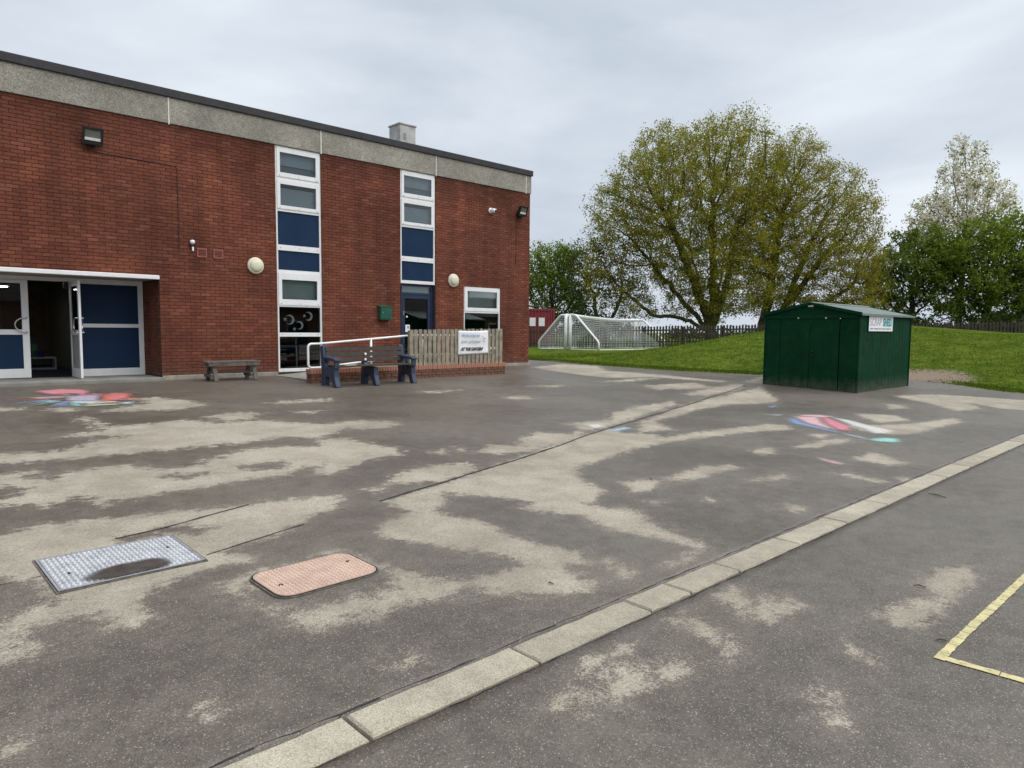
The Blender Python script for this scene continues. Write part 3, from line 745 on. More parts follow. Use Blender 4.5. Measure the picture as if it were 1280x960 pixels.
# old trench reinstatement seams in the tarmac
def strip(name, pts, w, mat, parent, dz=.004, jit=.004):
    v, f = [], []
    P = []
    for (x0, y0), (x1, y1) in zip(pts[:-1], pts[1:]):
        n = max(2, int(math.hypot(x1-x0, y1-y0)/.09))
        P += [(x0+(x1-x0)*k/n, y0+(y1-y0)*k/n) for k in range(n)]
    P.append(pts[-1])
    for i, (x, y) in enumerate(P):
        xa, ya = P[max(i-1, 0)]; xb, yb = P[min(i+1, len(P)-1)]
        l = math.hypot(xb-xa, yb-ya) or 1
        nx, ny = -(yb-ya)/l, (xb-xa)/l
        w0 = w/2*random.uniform(.6, 1.25)
        for s in (1, -1):
            qx, qy = x+nx*(s*w0+random.uniform(-jit, jit)), y+ny*(s*w0+random.uniform(-jit, jit))
            v.append((qx, qy, float(pg_z(np.array(qx), np.array(qy)))+dz))
    for i in range(len(P)-1): f.append((2*i, 2*i+1, 2*i+3, 2*i+2))
    mb = MB(); mb.v, mb.f = v, f
    return mb.build(name, mat, parent)
seam_mat = pmat('bitumen_seam', (.030, .028, .025), .8, .3, 30)
strip('tarmac_seam', [(3.25, 5.16), (5.02, 5.62), (8.12, 6.58), (12.3, 7.71), (16.8, 9.05)], .030, seam_mat, playground)
strip('tarmac_seam', [(1.26, 5.45), (1.61, 5.50), (2.34, 5.76)], .018, seam_mat, playground)
strip('tarmac_seam', [(1.62, 4.72), (2.0, 4.83), (2.44, 4.96)], .010, seam_mat, playground)
strip('tarmac_seam', [(-1.0, 2.484), (3.2, 2.484), (8, 2.484), (22, 2.484)], .010, seam_mat, playground, .003, .008)
strip('tarmac_seam', [(-1.0, 2.228), (3.2, 2.228), (8, 2.228), (22, 2.228)], .008, seam_mat, playground, .003, .008)
strip('tarmac_seam', [(.35, 4.92), (.73, 4.95)], .008, seam_mat, playground)

# lawn with the grassy mound
def lawn_d(gx, gy):
    """distance into the lawn from the tarmac edge"""
    best = np.full(gx.shape, 1e9)
    for (x1, y1), (x2, y2) in zip(LAWN_EDGE[:-1], LAWN_EDGE[1:]):
        ex, ey = x2-x1, y2-y1
        t = np.clip(((gx-x1)*ex+(gy-y1)*ey)/(ex*ex+ey*ey), 0, 1)
        best = np.minimum(best, np.hypot(gx-x1-t*ex, gy-y1-t*ey))
    yy = np.array([p[1] for p in LAWN_EDGE][::-1]); xx = np.array([p[0] for p in LAWN_EDGE][::-1])
    # side test against the edge read as x(y)
    inside = gx > np.interp(gy, yy, xx)
    return np.where(inside, best, -best)
def sstep(a, b, v):
    t = np.clip((v-a)/(b-a), 0, 1); return t*t*(3-2*t)
def lawn_z(gx, gy):
    d = lawn_d(gx, gy)
    along = sstep(21.0, 13.3, gy)**1.15
    ridge = np.where(d < 14, sstep(-2.0, 14, d), 1-.55*sstep(15, 26, d))
    z = ground_z(gy) + np.minimum(np.maximum(d, 0)*.06, .03)
    z = z + np.maximum(d > 0, 0)*along*ridge*(1.80-.34*sstep(15, 8, gy))*np.clip(d/2.0, 0, 1)
    z = z + np.where(d > 0, .03*np.sin(gx*.9+gy*.5)*np.sin(gy*.7-gx*.3)*np.clip(d/3, 0, 1), 0)
    return np.where(d < 0, ground_z(gy)-.15, z)
def soil(gx, gy):
    d = lawn_d(gx, gy)
    s = np.clip(1-d/.30, 0, 1)
    worn = np.exp(-(((gx-23.9)/1.8)**2+((gy-7.2)/1.5)**2))*1.15
    worn2 = np.exp(-(((gx-18.9)/.8)**2+((gy-17.9)/1.2)**2))*.5
    return np.clip(np.maximum(s*.6, worn+worn2), 0, 1.2)
lx = np.concatenate([np.arange(17.0, 34, .16), np.arange(34, 62, .5)]); ly = np.concatenate([np.arange(-14, -1, .6), np.arange(-1, 24, .16), np.arange(24, 50, .5)])
lawn = grid_sheet('lawn', lx, ly, lawn_z, M['lawn'], {'soil': soil})
tag(lawn, kind='structure', label='mown green lawn rising to a grassy mound')
# wide field beyond, out to the horizon
far = np.array([-1500, -600, -200, -80, -30, 0, 20, 40, 62, 90, 140, 250, 600, 1500.])
terrain = grid_sheet('terrain', far, far, lambda x, y: np.full(x.shape, -.45)-.012*np.clip(np.hypot(x, y)-60, 0, 300), M['lawn'], {'soil': lambda x, y: x*0})
tag(terrain, kind='structure', label='low open ground beyond the fence')

# grass blades standing along the tarmac edge and over the near slope
def grass_blades(n):
    xs_, ys_ = [], []
    need = n
    while need > 0:
        x = RNG.uniform(18, 36, need*2); y = RNG.uniform(1, 22, need*2)
        d = lawn_d(x, y)
        s = soil(x, y)
        keep = (d > .02) & (RNG.random(len(x)) < np.where(d < .6, 1.0, .10)) & (RNG.random(len(x)) > s*.95)
        xs_.append(x[keep][:need]); ys_.append(y[keep][:need]); need -= keep.sum()
        need = max(need, 0)
    x = np.concatenate(xs_)[:n]; y = np.concatenate(ys_)[:n]
    z = lawn_z(x, y)
    h = RNG.uniform(.02, .055, len(x)); a = RNG.uniform(0, 6.283, len(x)); w = RNG.uniform(.008, .02, len(x))
    lean = RNG.normal(0, .03, (len(x), 2))
    p0 = np.stack([x-np.cos(a)*w, y-np.sin(a)*w, z-.01], -1); p1 = np.stack([x+np.cos(a)*w, y+np.sin(a)*w, z-.01], -1)
    p2 = np.stack([x+lean[:, 0], y+lean[:, 1], z+h], -1)
    v = np.stack([p0, p1, p2], 1).reshape(-1, 3)
    f = np.arange(len(v)).reshape(-1, 3)
    tone = np.repeat(RNG.random(len(x)), 3)
    mt = leaf_mat('grass_blade', (.045, .080, .008), (.086, .135, .013), (.150, .205, .030), .25)
    o = fast_mesh('grass', v, f, mt, None, {'tone': tone})
    return tag(o, 'short green grass blades over the lawn and along its edge', 'grass', kind='stuff')
grass_blades(60000)

# yellow court line
court = empty('court_line', (3.78, .97, 0), label='yellow painted court corner line on the near tarmac', cat='marking', kind='thing')
def paint(pts, w, gaps):
    mb = MB()
    (x0, y0), (x1, y1) = pts
    l = math.hypot(x1-x0, y1-y0); tx, ty = (x1-x0)/l, (y1-y0)/l
    cuts = [0]+sorted(gaps)+[l]
    for a, b in zip(cuts[:-1], cuts[1:]):
        a += .002; b -= .002
        n = max(2, int((b-a)/.03)); up, lo = [], []
        for k in range(n+1):
            s = a+(b-a)*k/n
            up.append((x0+tx*s-ty*(w/2+random.uniform(-.003, .003))-3.78, y0+ty*s+tx*(w/2+random.uniform(-.003, .003))-.97, .0075))
            lo.append((x0+tx*s+ty*(w/2+random.uniform(-.003, .003))-3.78, y0+ty*s-tx*(w/2+random.uniform(-.003, .003))-.97, .0075))
        lift = lambda p: (p[0], p[1], float(pg_z(np.array(p[0]+3.78), np.array(p[1]+.97)))+.005)
        for k in range(n): mb.quad(lift(lo[k]), lift(lo[k+1]), lift(up[k+1]), lift(up[k]))
    mb.build('painted_stripe', M['yellow'], court)
paint([(3.75, .965), (9.2, .905)], .045, [.10+.115*k+random.uniform(-.02, .02) for k in range(46)])
paint([(3.785, .945), (3.83, .30)], .050, [.22, .5])
paint([(3.835, .28), (3.92, -1.6)], .050, [.3, .9, 1.4])

# a few twigs and bits of grit lying about
grit = [(4.75, 1.35, .035), (3.98, 1.02, .03), (7.6, 2.05, .09), (3.05, 2.9, .02), (6.4, 9.3, .05), (5.9, 4.2, .03)]
for (x, y, s) in grit:
    mb = MB(); z = float(pg_z(np.array(x), np.array(y)))+.006
    a = random.uniform(0, 3)
    mb.tube([(x-s*math.cos(a), y-s*math.sin(a), z), (x, y+.004, z+.006), (x+s*math.cos(a), y+s*math.sin(a), z)], [.003, .005, .002], 5)
    mb.build('twig', M['bark'], playground)

# ------------------------------------------------------------------ school building
FY = 16.75                       # front of the brickwork
FX0, FX1 = -3.0, 16.40
ZB, ZT = .486, 6.06              # brickwork from plinth to concrete band
W1 = (7.63, 8.85, .47, 6.06); W2 = (11.29, 12.51, 2.88, 6.06); DR = (11.31, 12.50, .60, 2.88); W3 = (13.60, 15.11, .95, 2.90)
EN = (.38, 4.90, .30, 2.66)
school = empty('school_building', (FX1, FY, .4), label='long two storey red brick school hall with pebbled concrete band and flat roof', cat='building')
school_in = Matrix.Translation((-FX1, -FY, -.4))
def S(mb, name, mat, parent=None, **kw):
    """build in world coordinates as a part of the school"""
    o = mb.build(name, mat, parent or school, **kw)
    o.matrix_parent_inverse = Matrix.Identity(4)
    o.data.transform(school_in)
    return o

def subtract(rects, hole):
    out = []
    hx0, hx1, hz0, hz1 = hole
    for x0, x1, z0, z1 in rects:
        if hx1 <= x0 or hx0 >= x1 or hz1 <= z0 or hz0 >= z1:
            out.append((x0, x1, z0, z1)); continue
        if hz0 > z0: out.append((x0, x1, z0, hz0))
        if hz1 < z1: out.append((x0, x1, hz1, z1))
        a, b = max(z0, hz0), min(z1, hz1)
        if hx0 > x0: out.append((x0, hx0, a, b))
        if hx1 < x1: out.append((hx1, x1, a, b))
    return out
HOLES = [W1, W2, DR, W3, EN]
core = [(FX0, FX1-.3, ZB-.2, ZT)]
for h in HOLES: core = subtract(core, h)
mb = MB()
for x0, x1, z0, z1 in core: mb.box(x0, x1, FY+.007, FY+.30, z0, z1)
S(mb, 'mortar_wall', M['mortar'])

# bricks, course by course in stretcher bond, cut at the openings
def brick_shape(mb, x0, x1, z0, z1, y, rn):
    dy = rn.uniform(-.0025, .0025); c = .0035
    n = len(mb.v)
    mb.v += [(x0, y+.02, z0), (x1, y+.02, z0), (x1, y+.02, z1), (x0, y+.02, z1),
             (x0, y+dy+c, z0), (x1, y+dy+c, z0), (x1, y+dy+c, z1), (x0, y+dy+c, z1),
             (x0+c, y+dy, z0+c), (x1-c, y+dy, z0+c), (x1-c, y+dy, z1-c), (x0+c, y+dy, z1-c)]
    for i in range(4):
        j = (i+1) % 4
        mb.f += [(n+i, n+j, n+4+j, n+4+i), (n+4+i, n+4+j, n+8+j, n+8+i)]
    mb.f.append((n+8, n+9, n+10, n+11))
rn = random.Random(3)
whole, cut = [], []
nc = int(round((ZT-ZB)/.0751))
ch = (ZT-ZB)/nc
for c in range(nc):
    z0, z1 = ZB+c*ch+.005, ZB+(c+1)*ch-.005
    x = FX0 - (.1125 if c % 2 else 0)
    while x < FX1-.02:
        a, b = max(x+.005, FX0), min(x+.220, FX1)
        r = [(a, b, z0, z1)]
        for h in HOLES: r = subtract(r, (h[0]-.001, h[1]+.001, h[2]-.001, h[3]+.001))
        for q in r:
            if q[1]-q[0] < .012 or q[3]-q[2] < .010: continue
            (whole if abs(q[1]-q[0]-.215) < .001 and abs(q[3]-q[2]-(z1-z0)) < .001 else cut).append(q)
        x += .225
# the 300 that show largest: nearest whole bricks inside the picture
def seen_size(q):
    cx, cz = (q[0]+q[1])/2, (q[2]+q[3])/2
    d = Vector((cx, FY, cz-1.585)); dep = d.dot(_fw)
    px = 640+870*d.dot(_r2)/dep; py = 480+870*d.dot(_d2)/dep
    return (1/dep) if (2 < px < 1278 and 2 < py < 958) else 0
whole.sort(key=seen_size, reverse=True)
single, rest = whole[:300], whole[300:]
mb = MB()
w_, h_ = .215, ch-.010
brick_shape(mb, -w_/2, w_/2, -h_/2, h_/2, 0, random.Random(1))
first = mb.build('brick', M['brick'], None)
bmesh_data = first.data
bpy.data.objects.remove(first)
for q in single:
    o = bpy.data.objects.new('brick', bmesh_data)
    COL.objects.link(o); o.parent = school
    o.location = ((q[0]+q[1])/2-FX1, rn.uniform(-.002, .002), (q[2]+q[3])/2-.4)
mb = MB()
for q in rest+cut: brick_shape(mb, *q, FY, rn)
# brick return at the right of the recessed entrance (faces left)
for c in range(29):
    z0, z1 = ZB+c*ch+.005, ZB+(c+1)*ch-.005
    if z1 > EN[3]: break
    y = FY+.02+(.1125 if c % 2 else 0)-.1125
    while y < 18.0:
        a, b = max(y+.005, FY+.0205), min(y+.220, 18.0)
        if b-a > .02:
            n = len(mb.v); X = EN[1]+rn.uniform(-.002, .002)
            mb.v += [(X+.02, a, z0), (X+.02, b, z0), (X+.02, b, z1), (X+.02, a, z1), (X, a+.003, z0+.003), (X, b-.003, z0+.003), (X, b-.003, z1-.003), (X, a+.003, z1-.003)]
            mb.f += [(n+i, n+(i+1) % 4, n+4+(i+1) % 4, n+4+i) for i in range(4)]+[(n+4, n+5, n+6, n+7)]
        y += .225
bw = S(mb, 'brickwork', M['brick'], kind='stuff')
# brick side walls, back wall and return behind the recess
side = bpy.data.materials.new('side_brick'); side.use_nodes = True
_b = side.node_tree.nodes['Principled BSDF']; _t = side.node_tree.nodes.new('ShaderNodeTexBrick'); _g = side.node_tree.nodes.new('ShaderNodeTexCoord')
_t.inputs['Color1'].default_value = (.22, .055, .032, 1); _t.inputs['Color2'].default_value = (.18, .042, .026, 1); _t.inputs['Mortar'].default_value = (.06, .026, .018, 1)
_t.inputs['Scale'].default_value = 1.0; _t.inputs['Brick Width'].default_value = .225; _t.inputs['Row Height'].default_value = .075; _t.inputs['Mortar Size'].default_value = .006
_mp = side.node_tree.nodes.new('ShaderNodeMapping'); _mp.inputs['Rotation'].default_value = (R(90), 0, R(90))
side.node_tree.links.new(_g.outputs['Object'], _mp.inputs['Vector']); side.node_tree.links.new(_mp.outputs[0], _t.inputs['Vector'])
side.node_tree.links.new(_t.outputs['Color'], _b.inputs['Base Color']); _b.inputs['Roughness'].default_value = .9
mb = MB(); mb.box(FX1-.29, FX1-.002, FY+.021, 27.0, ZB-.2, ZT)
S(mb, 'side_wall', side)
mb = MB(); mb.box(FX0, FX0+.28, FY+.301, 27.0, ZB-.2, ZT); mb.box(FX0, FX1-.3, 27.0, 27.28, ZB-.2, ZT)
S(mb, 'rear_wall', side)
S(MB().box(EN[1]+.0065, EN[1]+.22, FY+.301, 18.05, .3, EN[3]+.1), 'recess_wall', M['mortar'])
S(MB().box(EN[0]-.22, EN[0]-.002, FY+.301, 18.05, .3, EN[3]+.1), 'recess_wall', M['mortar'])
mb = MB()
mb.box(FX0, FX1, FY+.31, 27, 6.02, 6.6)
S(mb, 'roof_slab', M['concrete'])
# plinth
for a, b in ((EN[1], 7.60), (8.88, FX1+.03), (FX0, EN[0])): S(MB().box(a, b, FY-.045, FY+.25, .20, ZB), 'plinth', M['concrete'], bevel=.012)
# concrete band in bays, pale joint strips, black edge trim
JP = [FX0, -2.13, 1.53, 5.19, 8.85, 12.515, 16.18, FX1+.02]
for a, b in zip(JP[:-1], JP[1:]):
    mb = MB(); mb.box(a+.014, b-(.014 if b < FX1 else 0), FY-.03, FY+.32, ZT+.002, 6.645)
    S(mb, 'concrete_panel', M['aggregate'], bevel=.006)
for x in JP[1:-1]:
    mb = MB(); mb.box(x-.0135, x+.0135, FY-.036, FY+.30, ZT-.02, 6.643)
    S(mb, 'joint_strip', M['sealant'])
for a, b in ((FX0, 1.0), (1.0, 4.0), (4.0, 7.0), (7.0, 10.0), (10.0, 13.0), (13.0, FX1+.06)):
    mb = MB(); mb.profile([(FY-.075, 6.635), (FY-.05, 6.62), (FY-.05, 6.65), (FY+.3, 6.65), (FY+.3, 6.80), (FY-.06, 6.803), (FY-.08, 6.79)], a+.002, b-.002)
    S(mb, 'roof_trim', M['fascia'])
mb = MB(); mb.box(FX1+.02, FX1+.055, FY+.301, 27.2, 6.63, 6.80); 
mb.box(FX0, FX1, FY+.301, 27.2, 6.66, 6.74)
S(mb, 'roof_covering', M['fascia'])
# flue box on the roof
mb = MB(); mb.box(12.80, 13.40, 19.0, 19.62, 6.745, 8.06); mb.box(12.77, 13.43, 18.97, 19.65, 8.06, 8.11)
fl = S(mb, 'flue_box', M['stock'], bevel=.01)
mb = MB()
for z in (7.32, 7.62): mb.box(12.94, 13.02, 18.985, 19.0-.001, z, z+.17)
S(mb, 'flue_vent', M['ink_grey'], fl)

# glazed strips ---------------------------------------------------------------
def sash(parent, x0, x1, z0, z1, gx0, gx1, gz0, gz1, y, mat=None, name='sash'):
    """a frame rectangle with a glass opening"""
    mat = mat or M['upvc']
    mb = MB()
    mb.box(x0, x1, y, y+.05, z0, gz0).box(x0, x1, y, y+.05, gz1, z1).box(x0, gx0, y, y+.05, gz0, gz1).box(gx1, x1, y, y+.05, gz0, gz1)
    f = S(mb, name, mat, parent)
    S(MB().box(gx0, gx1, y+.024, y+.030, gz0, gz1), 'pane', M['glass'], parent)
    return f
def screws(parent, xs_, z, y):
    for x in xs_:
        S(MB().lathe([(.011, 0), (.011, .006), (.006, .008)], (x, y, z), 'Y', 8), 'drain_cap', M['ink_grey'], parent)
def window_strip(x0, x1, z0, z1, bottom):
    w = empty('window', (0, 0, 0)); w.parent = school
    fy = FY+.025
    mb = MB()
    mb.box(x0, x0+.05, fy, fy+.08, z0, z1).box(x1-.05, x1, fy, fy+.08, z0, z1).box(x0+.05, x1-.05, fy, fy+.08, z1-.035, z1).box(x0+.05, x1-.05, fy, fy+.08, z0, z0+(.085 if bottom else .09))
    for a, b in ((5.235, 5.325), (4.47, 4.545), (3.51, 3.65)): mb.box(x0+.05, x1-.05, fy, fy+.08, a, b)
    if bottom:
        for a, b in ((2.95, 3.03), (2.11, 2.165), (1.36, 1.46)): mb.box(x0+.05, x1-.05, fy, fy+.08, a, b)
    S(mb, 'frame', M['upvc'], w, bevel=.004)
    sash(w, x0+.045, x1-.045, 5.315, 6.03, x0+.125, x1-.135, 5.42, 5.91, fy-.018)
    sash(w, x0+.045, x1-.045, 4.535, 5.245, x0+.125, x1-.135, 4.62, 5.14, fy-.018)
    S(MB().box(x0+.05, x1-.05, fy+.03, fy+.06, 3.65, 4.47), 'blue_panel', M['navy'], w)
    S(MB().box(x0+.05, x1-.05, fy+.03, fy+.06, 3.03 if bottom else 2.97, 3.51), 'blue_panel', M['navy'], w)
    for z, yy in ((5.345, fy-.018), (4.56, fy-.018), (3.58, fy)):
        screws(w, [x0+.11, (x0+x1)/2, x1-.11], z, yy-.001)
    # blinds and what stands behind the panes
    S(MB().box(x0+.03, x1-.03, FY+.16, FY+.17, 5.62, 6.0), 'blind', M['blind_grey'], w)
    S(MB().box(x0+.03, x1-.03, FY+.2, FY+.21, 5.3, 5.62), 'lower_blind', pmat('slate_blind', (.17, .20, .23), .8, .05, 2), w)
    mb = MB()
    for i in range(14): mb.bar((x0+.03, FY+.15, 4.58+i*.036), (x1-.03, FY+.15, 4.58+i*.036), .006, .034, (0, .25, 1))
    S(mb, 'blind', M['blind_grey'], w)
    if bottom:
        sash(w, x0+.045, x1-.045, 2.155, 2.96, x0+.13, x1-.135, 2.30, 2.79, fy-.018)
        screws(w, [x0+.11, (x0+x1)/2, x1-.11], 2.19, fy-.019)
        for a, b in ((1.46, 2.11), (.555, 1.36)):
            S(MB().box(x0+.05, x1-.05, fy+.03, fy+.036, a, b), 'pane', M['glass'], w)
        screws(w, [x0+.13, (x0+x1)/2, x1-.13], 1.42, fy-.001); screws(w, [x0+.13, (x0+x1)/2, x1-.13], .51, fy-.001)
        S(MB().box(x0+.03, x1-.03, FY+.16, FY+.17, 2.2, 2.95), 'blind', M['blind_green'], w)
    return w
win1 = window_strip(*W1, True)
win2 = window_strip(*W2, False)
# foil moons and stars hanging behind the middle pane
def moon(cx, cz, r, rot):
    pts = []
    for k in range(15): a = R(-125+250*k/14); pts.append((r*math.cos(a), r*math.sin(a)))
    for k in range(15): a = R(118-236*k/14); pts.append((-.30*r+.80*r*math.cos(a), .80*r*math.sin(a)))
    c, s = math.cos(rot), math.sin(rot)
    return [(cx+x*c-y*s, cz+x*s+y*c) for x, y in pts]
def star(cx, cz, r):
    return [(cx+(r if k % 2 == 0 else r*.45)*math.sin(k*math.pi/5), cz+(r if k % 2 == 0 else r*.45)*math.cos(k*math.pi/5)) for k in range(10)]
for cx, cz, r, t in ((7.985, 1.79, .125, .1), (8.245, 1.65, .105, .2), (8.50, 1.885, .115, -.1)):
    o = MB().profile(moon(cx, cz, r, t), FY+.093, FY+.095, 'Y').build('paper_moon', M['silver'])
    tag(o, {7.985: 'silver crescent moon cutout, left of three behind the dark window pane', 8.245: 'silver crescent moon cutout, lowest of three behind the dark window pane', 8.50: 'silver crescent moon cutout, right and highest behind the dark window pane'}[cx], 'decoration', 'moons behind the pane')
for cx, cz, r, l in ((7.865, 1.80, .06, 'small silver star cutout left of the left crescent moon'), (8.11, 1.555, .055, 'small silver star cutout low beside the lowest moon'), (8.385, 1.895, .05, 'small silver star cutout beside the highest moon')):
    tag(MB().profile(star(cx, cz, r), FY+.093, FY+.095, 'Y').build('paper_star', M['silver']), l, 'decoration', 'stars behind the pane')
# small window behind the fence
w3 = empty('window', (0, 0, 0)); w3.parent = school
fy = FY+.025
mb = MB().box(13.6, 13.65, fy, fy+.08, .95, 2.90).box(15.06, 15.11, fy, fy+.08, .95, 2.90).box(13.65, 15.06, fy, fy+.08, 2.87, 2.90).box(13.65, 15.06, fy, fy+.08, .95, 1.02).box(13.65, 15.06, fy, fy+.08, 2.09, 2.16)
S(mb, 'frame', M['upvc'], w3, bevel=.004)
sash(w3, 13.645, 15.065, 2.15, 2.885, 13.75, 14.97, 2.255, 2.765, fy-.018)
S(MB().box(13.65, 15.06, fy+.03, fy+.036, 1.02, 2.09), 'pane', M['glass'], w3)
mb = MB(); mb.profile([(13.86, 2.2), (15.08, 2.2), (15.08, 2.88), (13.98, 2.88), (13.86, 2.60)], FY+.17, FY+.18, 'Y')
S(mb, 'blind', M['blind_green'], w3)
# rooms behind: dark partition, floors, so that panes look into depth
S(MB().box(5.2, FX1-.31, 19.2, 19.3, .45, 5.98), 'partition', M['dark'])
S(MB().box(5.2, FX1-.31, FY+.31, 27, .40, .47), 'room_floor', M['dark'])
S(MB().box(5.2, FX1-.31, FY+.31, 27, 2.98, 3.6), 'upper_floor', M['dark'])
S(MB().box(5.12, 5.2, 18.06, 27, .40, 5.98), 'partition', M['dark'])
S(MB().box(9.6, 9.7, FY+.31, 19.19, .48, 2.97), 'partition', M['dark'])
# a table with blue cloth seen low through the strip window
tb = empty('classroom_table', (8.3, 17.6, .47), label='blue topped classroom table dimly seen through the lowest tall window pane', cat='table')
MB().box(-.55, .5, -.3, .5, .60, .64).build('tabletop', pmat('blue_top', (.05, .12, .20), .5), tb)
for sx in (-.48, .44):
    for sy in (-.24, .44): MB().tube([(sx, sy, .0), (sx, sy, .60)], .018, 8).build('leg', M['steel'], tb)

# navy door beside the ramp ------------------------------------------------------
dr = empty('side_door', (0, 0, 0)); dr.parent = school
y = FY+.10
mb = MB().box(11.315, 11.40, y, y+.08, .60, 2.86).box(12.41, 12.495, y, y+.08, .60, 2.86).box(11.40, 12.41, y, y+.08, 2.81, 2.86).box(11.40, 12.41, y, y+.08, 2.57, 2.63)
S(mb, 'door_frame', M['navy_frame'], dr)
S(MB().box(11.40, 12.41, y+.03, y+.036, 2.63, 2.81), 'transom_pane', M['glass'], dr)
S(MB().box(11.42, 12.39, y+.12, y+.13, 2.62, 2.82), 'transom_blind', M['blind_green'], dr)
leaf = S(MB().box(11.405, 11.50, y+.012, y+.062, .62, 2.565).box(12.31, 12.405, y+.012, y+.062, .62, 2.565).box(11.50, 12.31, y+.012, y+.062, 2.46, 2.565).box(11.50, 12.31, y+.012, y+.062, .62, .88), 'door_leaf', M['navy_frame'], dr)
S(MB().box(11.50, 12.31, y+.035, y+.041, .88, 2.46), 'door_pane', M['glass'], dr)
S(MB().box(11.53, 11.68, y+.030, y+.033, 1.49, 1.70), 'notice', M['paper'], dr)
S(MB().profile([(11.58, 1.59), (11.60, 1.66), (11.64, 1.66), (11.65, 1.59), (11.63, 1.59), (11.625, 1.63), (11.605, 1.63), (11.60, 1.59)], y+.0275, y+.029, 'Y'), 'notice_print', M['ink'], dr)
S(MB().lathe([(.028, 0), (.028, .01), (.02, .014)], (11.575, y+.030, 1.93), 'Y', 16), 'white_sticker', M['paper'], dr)
S(MB().box(11.44, 11.47, y+.0, y+.011, 1.98, 2.09), 'lock_plate', M['steel'], dr)
S(MB().box(11.28, 11.312, FY-.02, FY+.15, .60, 2.87).box(12.505, 12.52, FY-.004, FY+.15, .60, 2.87), 'edge_strip', M['navy_frame'], dr)

# main entrance -------------------------------------------------------------------
ent = None
DY = 18.0
S(MB().box(EN[0], EN[1], FY-.20, 18.4, .25, .455), 'doorstep', M['paving'], ent, bevel=.01)
S(MB().box(EN[0]-.1, EN[1]-.01, FY-.075, FY+.03, 2.625, 2.715), 'canopy_trim', M['upvc'], ent, bevel=.012)
S(MB().box(EN[0], EN[1]-.005, FY+.031, 18.06, 2.64, 2.665), 'soffit', pmat('grey_soffit', (.34, .33, .31), .8, .08, 2), ent)
mb = MB().box(EN[0], 4.895, DY, DY+.07, 2.555, 2.639)
mb.box(4.80, 4.895, DY, DY+.07, .455, 2.555).box(EN[0], EN[0]+.09, DY, DY+.07, .455, 2.555)
S(mb, 'outer_frame', M['upvc'], ent, bevel=.004)
def fixed_panel(x0, x1):
    mb = MB().box(x0, x0+.085, DY+.002, DY+.062, .455, 2.554).box(x1-.012, x1, DY+.002, DY+.062, .455, 2.554).box(x0+.085, x1-.012, DY+.002, DY+.062, 1.555, 1.64).box(x0+.085, x1-.012, DY+.002, DY+.062, .455, .62).box(x0+.085, x1-.012, DY+.002, DY+.062, 2.53, 2.554)
    f = S(mb, 'fixed_panel', M['upvc'], ent, bevel=.004)
    for a, b in ((.62, 1.555), (1.64, 2.53)): S(MB().box(x0+.085, x1-.012, DY+.025, DY+.045, a, b), 'blue_panel', M['navy'], f)
fixed_panel(3.43, 4.80); fixed_panel(EN[0]+.09, 1.80)
def d_handle(parent, pts_fn):
    S(MB().tube([pts_fn(*p) for p in [(0, .0, .19), (.05, .0, .19)]+[(.055+.12*math.sin(math.pi*k/12), 0, .19*math.cos(math.pi*k/12)) for k in range(13)]+[(.05, 0, -.19), (0, 0, -.19)]], .015, 8), 'handle', M['steel'], parent, smooth=True)
# closed left leaf
mb = MB().box(2.52, 2.645, DY-.01, DY+.045, .47, 2.55).box(1.81, 1.93, DY-.01, DY+.045, .47, 2.55).box(1.93, 2.52, DY-.01, DY+.045, 2.48, 2.55).box(1.93, 2.52, DY-.01, DY+.045, 1.39, 1.50).box(1.93, 2.52, DY-.01, DY+.045, .47, .665)
lf = S(mb, 'door_leaf', M['upvc'], ent, bevel=.004)
S(MB().box(1.93, 2.52, DY+.01, DY+.03, .665, 1.39), 'blue_panel', M['navy'], lf)
S(MB().box(1.93, 2.52, DY+.012, DY+.018, 1.50, 2.48), 'pane', M['glass'], lf)
S(MB().tube([(2.60, DY-.01, 1.755), (2.59, DY-.06, 1.755)]+[(2.585-.20*math.sin(math.pi*k/14), DY-.065, 1.60+.155*math.cos(math.pi*k/14)) for k in range(15)]+[(2.59, DY-.06, 1.445), (2.60, DY-.01, 1.445)], .015, 8), 'handle', M['steel'], lf, smooth=True)
# right leaf standing open at a right angle
X = 3.395
mb = MB().box(X, X+.045, 17.10, 17.20, .47, 2.55).box(X, X+.045, 17.90, 17.99, .47, 2.55).box(X, X+.045, 17.20, 17.90, 2.44, 2.55).box(X, X+.045, 17.20, 17.90, 1.39, 1.50).box(X, X+.045, 17.20, 17.90, .47, .665)
lf = S(mb, 'open_door_leaf', M['upvc'], ent, bevel=.004)
S(MB().box(X+.012, X+.032, 17.20, 17.90, .665, 1.39), 'grey_panel', pmat('grey_panel', (.36, .36, .36), .5), lf)
S(MB().box(X+.018, X+.024, 17.20, 17.90, 1.50, 2.44), 'pane', M['glass'], lf)
for sx in (-1, 1):
    xx = X+.0225+sx*.0225
    S(MB().tube([(xx, 17.15, 1.755), (xx+sx*.05, 17.16, 1.755)]+[(xx+sx*.055, 17.165+.17*math.sin(math.pi*k/12), 1.60+.155*math.cos(math.pi*k/12)) for k in range(13)]+[(xx+sx*.05, 17.16, 1.445), (xx, 17.15, 1.445)], .014, 8), 'handle', M['steel'], lf, smooth=True)
S(MB().box(3.30, 3.385, DY+.0, DY+.05, 2.40, 2.54), 'door_closer', M['black'], ent)
